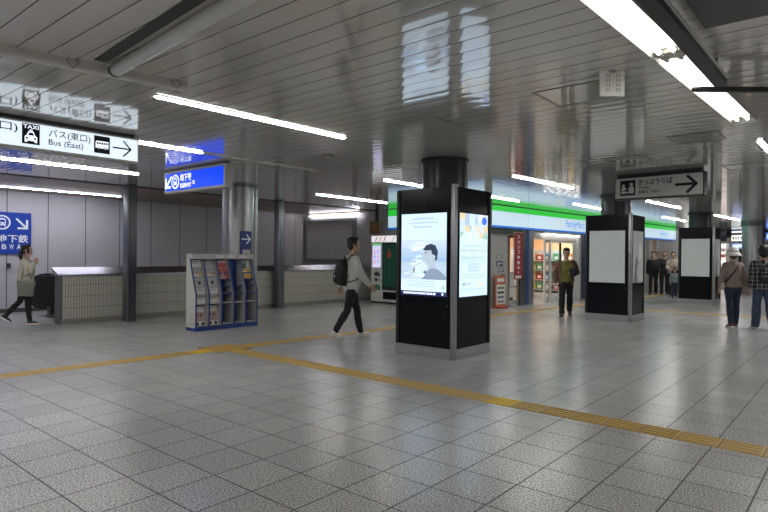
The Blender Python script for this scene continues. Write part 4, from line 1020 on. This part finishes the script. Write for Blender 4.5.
# ================================================================= shop front (local y runs along the front, +x towards the concourse)
SO, SA = Vector((-8.16, 14.30, 0)), -math.atan2(.06, 1)
SM = Matrix.Translation(SO) @ Matrix.Rotation(SA, 4, 'Z')
def shop_struct(name, mb, m, **k):
    o = tag(obj(name, mb, m, **k), kind='structure'); o.location = SO; o.rotation_euler = (0, 0, SA); return o
def shop_thing(name, label, cat, y, x=0, z=0, group=None):
    p = SM @ Vector((x, y, z)); return thing(name, label, cat, p, SA, group)
sw = mat('shop_wall', (.46, .455, .44), .4); fw = mat('white_door_frame', (.68, .69, .68), .35); peach = mat('peach_wall', (.78, .48, .26), .6, emit=.25, ecol=(.85, .50, .25))  # peach wall glows a little, shop light put into its material
glass = mat('shop_glass', (.9, .95, .95), .02, trans=1.0, spec=.5, var=0)
glass.node_tree.nodes['Principled BSDF'].inputs['IOR'].default_value = 1.02
shop_struct('wall_shop', MB().box(-.20, -.06, 0, 1.02, 0, 2.28).box(-.20, -.06, 6.3, 12.6, 0, 2.28).box(-.2, -.06, 13.7, 30, 0, 2.28).box(-.2, -.06, 0, 30, 2.26, H).box(-.2, -.06, 2.4, 5.7, 2.04, 2.28), sw)
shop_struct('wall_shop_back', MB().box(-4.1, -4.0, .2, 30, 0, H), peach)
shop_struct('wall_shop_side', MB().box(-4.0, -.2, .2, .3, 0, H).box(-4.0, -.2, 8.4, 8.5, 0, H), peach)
shop_struct('ceiling_shop', MB().box(-4.0, -.2, .3, 11.8, 2.62, 2.7), mat('shop_ceiling', (.8, .8, .78), .6))
shop_struct('trim_8', MB().box(-.10, .02, 0, 1.62, 2.13, 2.26), mat('dark_green_header', (.02, .06, .035), .35))
# fascia sign
t = shop_thing('shop_fascia', 'long green, white and blue lit shop sign above the shop front', 'sign', 0)
LZ, LT = 2.30, 2.93; FL = 16.0
obj('box', MB().box(-.28, .05, 0, FL, LZ, LT), mat('fascia_box', (.5, .52, .54), .4), t)
fwh = mat('fascia_white', (.55, .70, .78), .35, emit=.62, ecol=(.62, .83, .97)); fgr = mat('fascia_green', (.02, .42, .05), .35, emit=.95, ecol=(.02, .46, .035)); fbl = mat('fascia_blue', (.01, .12, .48), .35, emit=.8, ecol=(.01, .12, .52))
A = lambda: Art((.051, 0, LZ), (0,1,0), (0,0,1))
a = A(); a.rect(0, .06, FL, .47, fwh, 1); a.obj('white_band', t)
a = A(); a.rect(0, .47, FL, LT-LZ, fgr, 1); a.obj('green_band', t)
a = A(); a.rect(0, 0, FL, .06, fbl, 1); a.obj('blue_band', t)
a = A(); wb = mat('fascia_letter_blue', (.01, .14, .62), .4, emit=.75, ecol=(.01, .16, .75))
a.text('FamilyMart', 4.50, .11, 1.40, .30, wb, 2, .0); a.obj('lettering', t)
a = A(); a.text('FamilyMart', 13.75, .16, 1.2, .2, wb, 2, .0); a.obj('lettering', t)
a = A(); em = mat('emblem_green', (.45, .68, .60), .4, emit=.7); em2 = mat('emblem_yellow', (.78, .74, .45), .4, emit=.8)
for q in range(6):
    an = q*PI/3; a.poly([(4.02+.03*math.cos(an), .27+.03*math.sin(an)), (4.02+.11*math.cos(an-.3), .27+.11*math.sin(an-.3)), (4.02+.15*math.cos(an), .27+.15*math.sin(an)), (4.02+.11*math.cos(an+.3), .27+.11*math.sin(an+.3))], em if q % 2 else em2, 2)
a.obj('emblem', t)
mb = MB()
for s in (2.0, 8.0, 11.0): mb.box(.05, .056, s-.006, s+.006, LZ, LT)
obj('joint', mb, grey_frame, t)
# the same sign carried round the corner along the back wall
t = thing('shop_fascia', 'short return of the green and white shop sign, just left of the nearest kiosk', 'sign', (-11.80, 14.295, LZ))
obj('box', MB().box(0, 3.5, -.12, 0, 0, LT-LZ), mat('fascia_box', (.5, .52, .54), .4), t)
A = lambda: Art((0, -.121, 0), (1,0,0), (0,0,1))
a = A(); a.rect(0, .06, 3.5, .42, fwh, 1); a.obj('white_band', t)
a = A(); a.rect(0, .42, 3.5, LT-LZ, fgr, 1); a.obj('green_band', t)
a = A(); a.rect(0, 0, 3.5, .06, fbl, 1); a.obj('blue_band', t)
# notices on the wall, standing board, banner
for s, z, w, h, m, lab in ((.42, 1.36, .30, .10, gy, 'small grey notice on the shop wall, topmost of the four'), (.40, 1.12, .36, .16, mat('navy_notice', (.03, .07, .16), .4), 'navy blue notice on the shop wall below the grey one'), (.52, .96, .3, .12, mat('slate_notice', (.14, .17, .24), .4), 'slate blue notice on the shop wall above the smallest blue one'), (.62, .80, .26, .1, mat('blue_notice', (.06, .12, .25), .4), 'small blue notice on the shop wall, lowest of the four')):
    t = shop_thing('notice', lab, 'notice', s, -.058, z+.06, 'notices on the shop wall'); obj('card', MB().rbox(0, .006, 0, w, 0, h, .002), m, t)
    a = Art((.0065, 0, 0), (0,1,0), (0,0,1)); a.rect(.03, h*.55, w-.05, h*.72, paper, 1); a.rect(.03, h*.22, w*.6, h*.36, paper, 1); a.obj('print', t)
t = shop_thing('standing_board', 'white and orange standing notice board leaning by the shop wall', 'board', .16, .06)
obj('board', MB().rbox(0, .04, 0, .50, .05, .94, .006), mat('orange_board', (.52, .16, .08), .45), t)
obj('foot', MB().rbox(-.10, .16, .02, .48, 0, .06, .01), mat('red_foot', (.42, .07, .04), .45), t)
a = Art((.041, 0, .05), (0,1,0), (0,0,1)); a.rect(.03, .06, .47, .62, paper, 1)
for k in range(4): a.rect(.08, .10+k*.13, .42, .17+k*.13, (gy, mat('slate_print', (.15, .2, .28), .4), dk, gn)[k], 2)
a.rect(.06, .70, .42, .80, paper, 1); a.obj('poster', t)
t = shop_thing('banner', 'narrow dark red vertical banner with white characters beside the shop door', 'banner', 1.13, .09)
obj('cloth', MB().rbox(0, .012, 0, .46, .80, 2.18, .003), mat('red_cloth', (.30, .012, .022), .6), t)
obj('pole', MB().tube([(-.01, -.015, 0), (-.01, -.015, 2.2)], .01, 8), white_paint, t, smooth=True)
obj('crossbar', MB().tube([(-.01, -.015, 2.19), (-.01, .46, 2.19)], .007, 8), white_paint, t, smooth=True)
obj('base', MB().cyl((-.01, -.015), .12, 0, .05, 20), rgrey, t)
a = Art((.0125, 0, .8), (0,1,0), (0,0,1))
for k, ch in enumerate('スタッフ募集中'): a.text(ch, .14, 1.20-k*.152, .19, .11, paper, 1, .02)
a.rect(.06, .03, .40, .11, paper, 1); a.disc(.23, .2, .07, mat('pink_mark', (.5, .25, .25), .5), 1, .05); a.obj('lettering', t)
# doors
def door(name, s0, s1, x, z1, m, label=None):
    t = bpy.data.objects.new(name, None); C.objects.link(t); t.location = SM @ Vector((x, s0, 0)); t.rotation_euler = (0,0,SA); t['kind'] = 'structure'
    w = s1-s0; mb = MB(); e = .09
    mb.box(0, .05, 0, e, 0, z1); mb.box(0, .05, w-e, w, 0, z1); mb.box(0, .05, e, w-e, 0, .16); mb.box(0, .05, e, w-e, z1-.09, z1); mb.box(0, .05, e, w-e, .55, .60)
    obj('frame', mb, m, t); obj('pane', MB().box(.018, .026, e, w-e, .16, z1-.09), glass, t)
    obj('handle', MB().tube([(.07, w-e/2, .95), (.07, w-e/2, 1.25)], .012, 8), steel_dk, t, smooth=True)
    return t
door('door_1', 1.04, 1.64, -.10, 2.12, mat('silver_door_frame', (.48, .48, .47), .3, .6))
door('door_2', 3.68, 5.50, -.14, 2.03, fw)
door('door_3', 3.45, 4.62, -.21, 2.03, fw)
def post(name, s0, s1, m, z1=2.28):
    return shop_struct(name, MB().rbox(-.16, .03, s0, s1, 0, z1, .012), m)
post('trim_9', 1.66, 1.98, steel_dk); post('trim_10', 2.10, 2.40, steel); post('trim_11', 5.52, 5.72, fw); post('trim_12', 5.74, 5.98, steel_dk); post('trim_13', 6.04, 6.3, steel); post('trim_14', 12.6, 12.85, fw); post('trim_15', 13.45, 13.7, fw)
shop_struct('trim_16', MB().box(-.1, .034, 1.98, 2.10, 0, 2.28).box(-.1, .034, 5.98, 6.04, 0, 2.28), mat('blue_stripe', (.015, .06, .32), .35))
# light over the door
t = shop_thing('door_light', 'white tube light above the shop door', 'light', 3.0, -.02, 2.16)
obj('housing', MB().box(0, .10, 0, 2.6, .06, .12), white_paint, t); obj('tube', MB().tube([(.05, .03, .04), (.05, 2.57, .04)], .02, 10), mat('door_tube', (1, 1, 1), .5, emit=7, ecol=(1, .98, .94)), t, smooth=True)
# inside the shop
t = shop_thing('shop_counter', 'white counter just inside the shop door', 'counter', 2.55, -1.3)
obj('body', MB().rbox(-.6, 0, 0, .95, .08, .92, .01), fw, t); obj('worktop', MB().rbox(-.63, .03, -.03, .98, .92, .96, .006), rgrey, t); obj('plinth', MB().box(-.57, -.03, .03, .92, 0, .08), dk, t)
t = shop_thing('card_reader', 'dark payment terminal on the shop counter', 'terminal', 3.05, -1.5, .96)
obj('base', MB().rbox(-.12, .12, -.14, .14, 0, .05, .01), dk, t); obj('screen', MB().prism([(-.08, .05), (-.03, .05), (-.13, .34), (-.16, .34)], 'y', -.15, .15), dk, t)
def shelf_unit(s, x, label, n, turn=0):
    t = shop_thing('shop_shelf', label, 'shelf', s, x); R0 = Matrix.Translation((x, s, 0)) @ Matrix.Rotation(turn, 4, 'Z'); t.rotation_euler.z += turn
    obj('back', MB().box(-.4, -.36, 0, .95, 0, 1.75), fw, t)
    for z in (.12, .52, .92, 1.32): obj('shelf', MB().box(-.36, 0, 0, .95, z-.02, z), fw, t)
    obj('side', MB().box(-.4, 0, -.02, 0, 0, 1.75), fw, t); obj('side', MB().box(-.4, 0, .95, .97, 0, 1.75), fw, t)
    cols = [(.5,.08,.06),(.1,.25,.5),(.55,.5,.1),(.1,.4,.2),(.6,.6,.58),(.6,.3,.08)]; rowsn = ('lowest', 'second lowest', 'third', 'top')
    for zi, z in enumerate((.12, .52, .92, 1.32)):
        for k in range(3):
            p = SM @ R0 @ Vector((-.3, .06+k*.3, z+.002)); ci = (zi*3+k+n) % 6
            o = thing('product_box', '%s product on the %s shelf, %s, of the unit %s' % (['red','blue','yellow','green','white','orange'][ci], rowsn[zi], ('left','middle','right')[k], ('by the peach wall', 'behind the glass door', 'left of the peach wall')[n]), 'product', p, SA+turn, 'packs on the shop shelves')
            obj('pack', MB().rbox(0, .2, 0, .25, 0, .24+.05*((k+zi) % 2), .012), mat('pack_%d' % ci, cols[ci], .4), o)
            obj('pack_label', MB().box(.2, .203, .05, .2, .06, .17), paper, o)
shelf_unit(4.25, -1.5, 'white shop shelf unit of coloured packs behind the glass door', 1)
shelf_unit(8.0, -2.3, 'white shop shelf unit of coloured packs by the peach wall', 0, -PI/2)
shelf_unit(8.0, -3.35, 'white shop shelf unit of coloured packs left of the peach wall unit', 2, -PI/2)
t = shop_thing('fridge_case', 'brightly lit open fridge case at the back of the shop', 'fridge', 7.7, -1.25)
t.rotation_euler.z += -PI/2
obj('case', MB().box(-.6, 0, 0, 1.0, 0, .5).box(-.6, -.55, 0, 1.0, .5, 2.0).box(-.6, 0, 0, 1.0, 1.92, 2.0), fw, t); obj('light_strip', MB().box(-.5, -.02, .05, .95, 1.74, 1.92), mat('fridge_light', (1, 1, 1), .5, emit=2.5, ecol=(1, .98, .93)), t)
# far doorway posters seen between second and third kiosk
t = shop_thing('wall_poster', 'black and white poster panel on the pale pillar, seen left of the distant crowd', 'poster', 12.63, .035, 1.1)
obj('sheet', MB().rbox(0, .01, 0, .2, 0, .75, .002), paper, t); a = Art((.0105, 0, 0), (0,1,0), (0,0,1))
for k in range(3): a.disc(.1, .14+k*.23, .06, dk, 1, .08)
a.obj('print', t)

# ================================================================= signs and shop fronts in the distance, right
def far_panel(name, x, y, w, z0, z1, m, label, cat='sign', marks=None, dep=.12):
    t = thing(name, label, cat, (x, y, z0), -.55)
    obj('box', MB().rbox(0, w, 0, dep, 0, z1-z0, .01), grey_frame, t)
    a = Art((0, -.001, 0), (1,0,0), (0,0,1)); a.rect(.02, .02, w-.02, z1-z0-.02, m, 1); a.obj('face', t)
    if marks:
        a = Art((0, -.001, 0), (1,0,0), (0,0,1)); marks(a, w, z1-z0); a.obj('lettering', t)
    return t
fm1 = lambda m: (lambda a, w, h: [a.rect(w*(.1+k*.16), h*.25, w*(.2+k*.16), h*.75, m, 2) for k in range(4)])
lit_cream = mat('lit_cream_face', (.8, .82, .74), .4, emit=.85, ecol=(.82, .84, .78)); lit_b2 = mat('lit_mid_blue_face', (.08, .2, .7), .4, emit=.8, ecol=(.07, .18, .78))
far_panel('far_sign', -5.52, 34.6, .86, 2.78, 2.92, lit_white, 'thin white lit sign in the distance above the white hat, topmost of three')
far_panel('far_sign', -5.52, 34.6, .92, 2.36, 2.70, lit_cream, 'white lit sign in the distance above the blue one and the white hat', marks=fm1(gy))
far_panel('far_sign', -5.50, 34.6, .84, 1.98, 2.26, lit_b2, 'blue lit sign in the distance just above the white hat', marks=fm1(lit_mark))
far_panel('far_sign', -4.15, 35.7, 1.0, 2.42, 2.85, lit_b2, 'blue lit sign above the head of the plaid shirt walker', marks=fm1(lit_mark))
far_panel('lit_poster', -5.95, 34.3, .34, .0, 2.25, E('far_poster', (.72, .62, .55), .55), 'tall lit poster in the distance left of the white hat', 'poster', marks=lambda a, w, h: [a.rect(.04, .6+k*.31, w-.04, .75+k*.31, (dk, pk, s8, rd, gy)[k], 2) for k in range(5)], dep=.2)
tag(obj('dark_display', MB().rbox(-6.0, -5.68, 34.2, 34.35, 2.35, 2.92, .01)  , black_gloss), 'small dark display hung in the distance above the tall lit poster', 'display')
for x, y, w, d, lab, m in ((-7.0, 36, 1.6, .5, 'pale grey partition standing in the distance behind the crowd', sw), (-4.9, 37, 3.2, .4, 'beige partition in the distance behind the far column', mat('beige_partition', (.42, .36, .30), .5))):
    t = thing('partition', lab, 'partition', (x, y, 0)); obj('panel', MB().rbox(0, w, 0, d, .1, 2.55, .01), m, t); obj('plinth', MB().box(.01, w-.01, .01, d-.01, 0, .1), dk, t)
    obj('cap', MB().rbox(-.03, w+.03, -.03, d+.03, 2.55, 2.62, .01), grey_frame, t)
# ================================================================= light
def area(x, y, sx, sy, pw, z=H-.06, col=(1, .98, .95), rz=0):
    l = bpy.data.lights.new('unseen_lamp', 'AREA'); l.shape = 'RECTANGLE'; l.size = sx; l.size_y = sy; l.energy = pw; l.color = col
    o = bpy.data.objects.new('unseen_lamp', l); C.objects.link(o); o.location = (x, y, z); o.rotation_euler = (0, 0, rz); return o
# unseen lamps added for light, carrying the rows on behind and beside the camera
for x, y in ((-5.1, -3.6), (-1.1, -3.4), (3, -3), (3, 3.4), (3, 9.6), (3, 16), (-1, 15.5), (0, 22), (-8.5, -2.5)): area(x, y, .18, 2.5, 68)
for y in (15.5, 18.5, 22): 
    p = SM @ Vector((-1.8, y-14.3, 0)); area(p.x, p.y, 1.2, 1.6, 45, 2.58)  # lamp panels added to light the shop interior
area(-5.8, 33, 3, 2, 70)  # broad lamp without a fixture, over the far end
w = bpy.data.worlds.new('station'); bpy.context.scene.world = w; w.use_nodes = True
w.node_tree.nodes['Background'].inputs[0].default_value = (.82, .86, .95, 1); w.node_tree.nodes['Background'].inputs[1].default_value = .22
sc = bpy.context.scene
sc.view_settings.view_transform = 'Standard'; sc.view_settings.look = 'None'; sc.view_settings.exposure = .08
sc.cycles.max_bounces = 7; sc.cycles.diffuse_bounces = 4; sc.cycles.glossy_bounces = 4; sc.cycles.transmission_bounces = 4; sc.cycles.sample_clamp_indirect = 3; sc.cycles.caustics_reflective = False; sc.cycles.caustics_refractive = False
sc.cycles.use_denoising = True
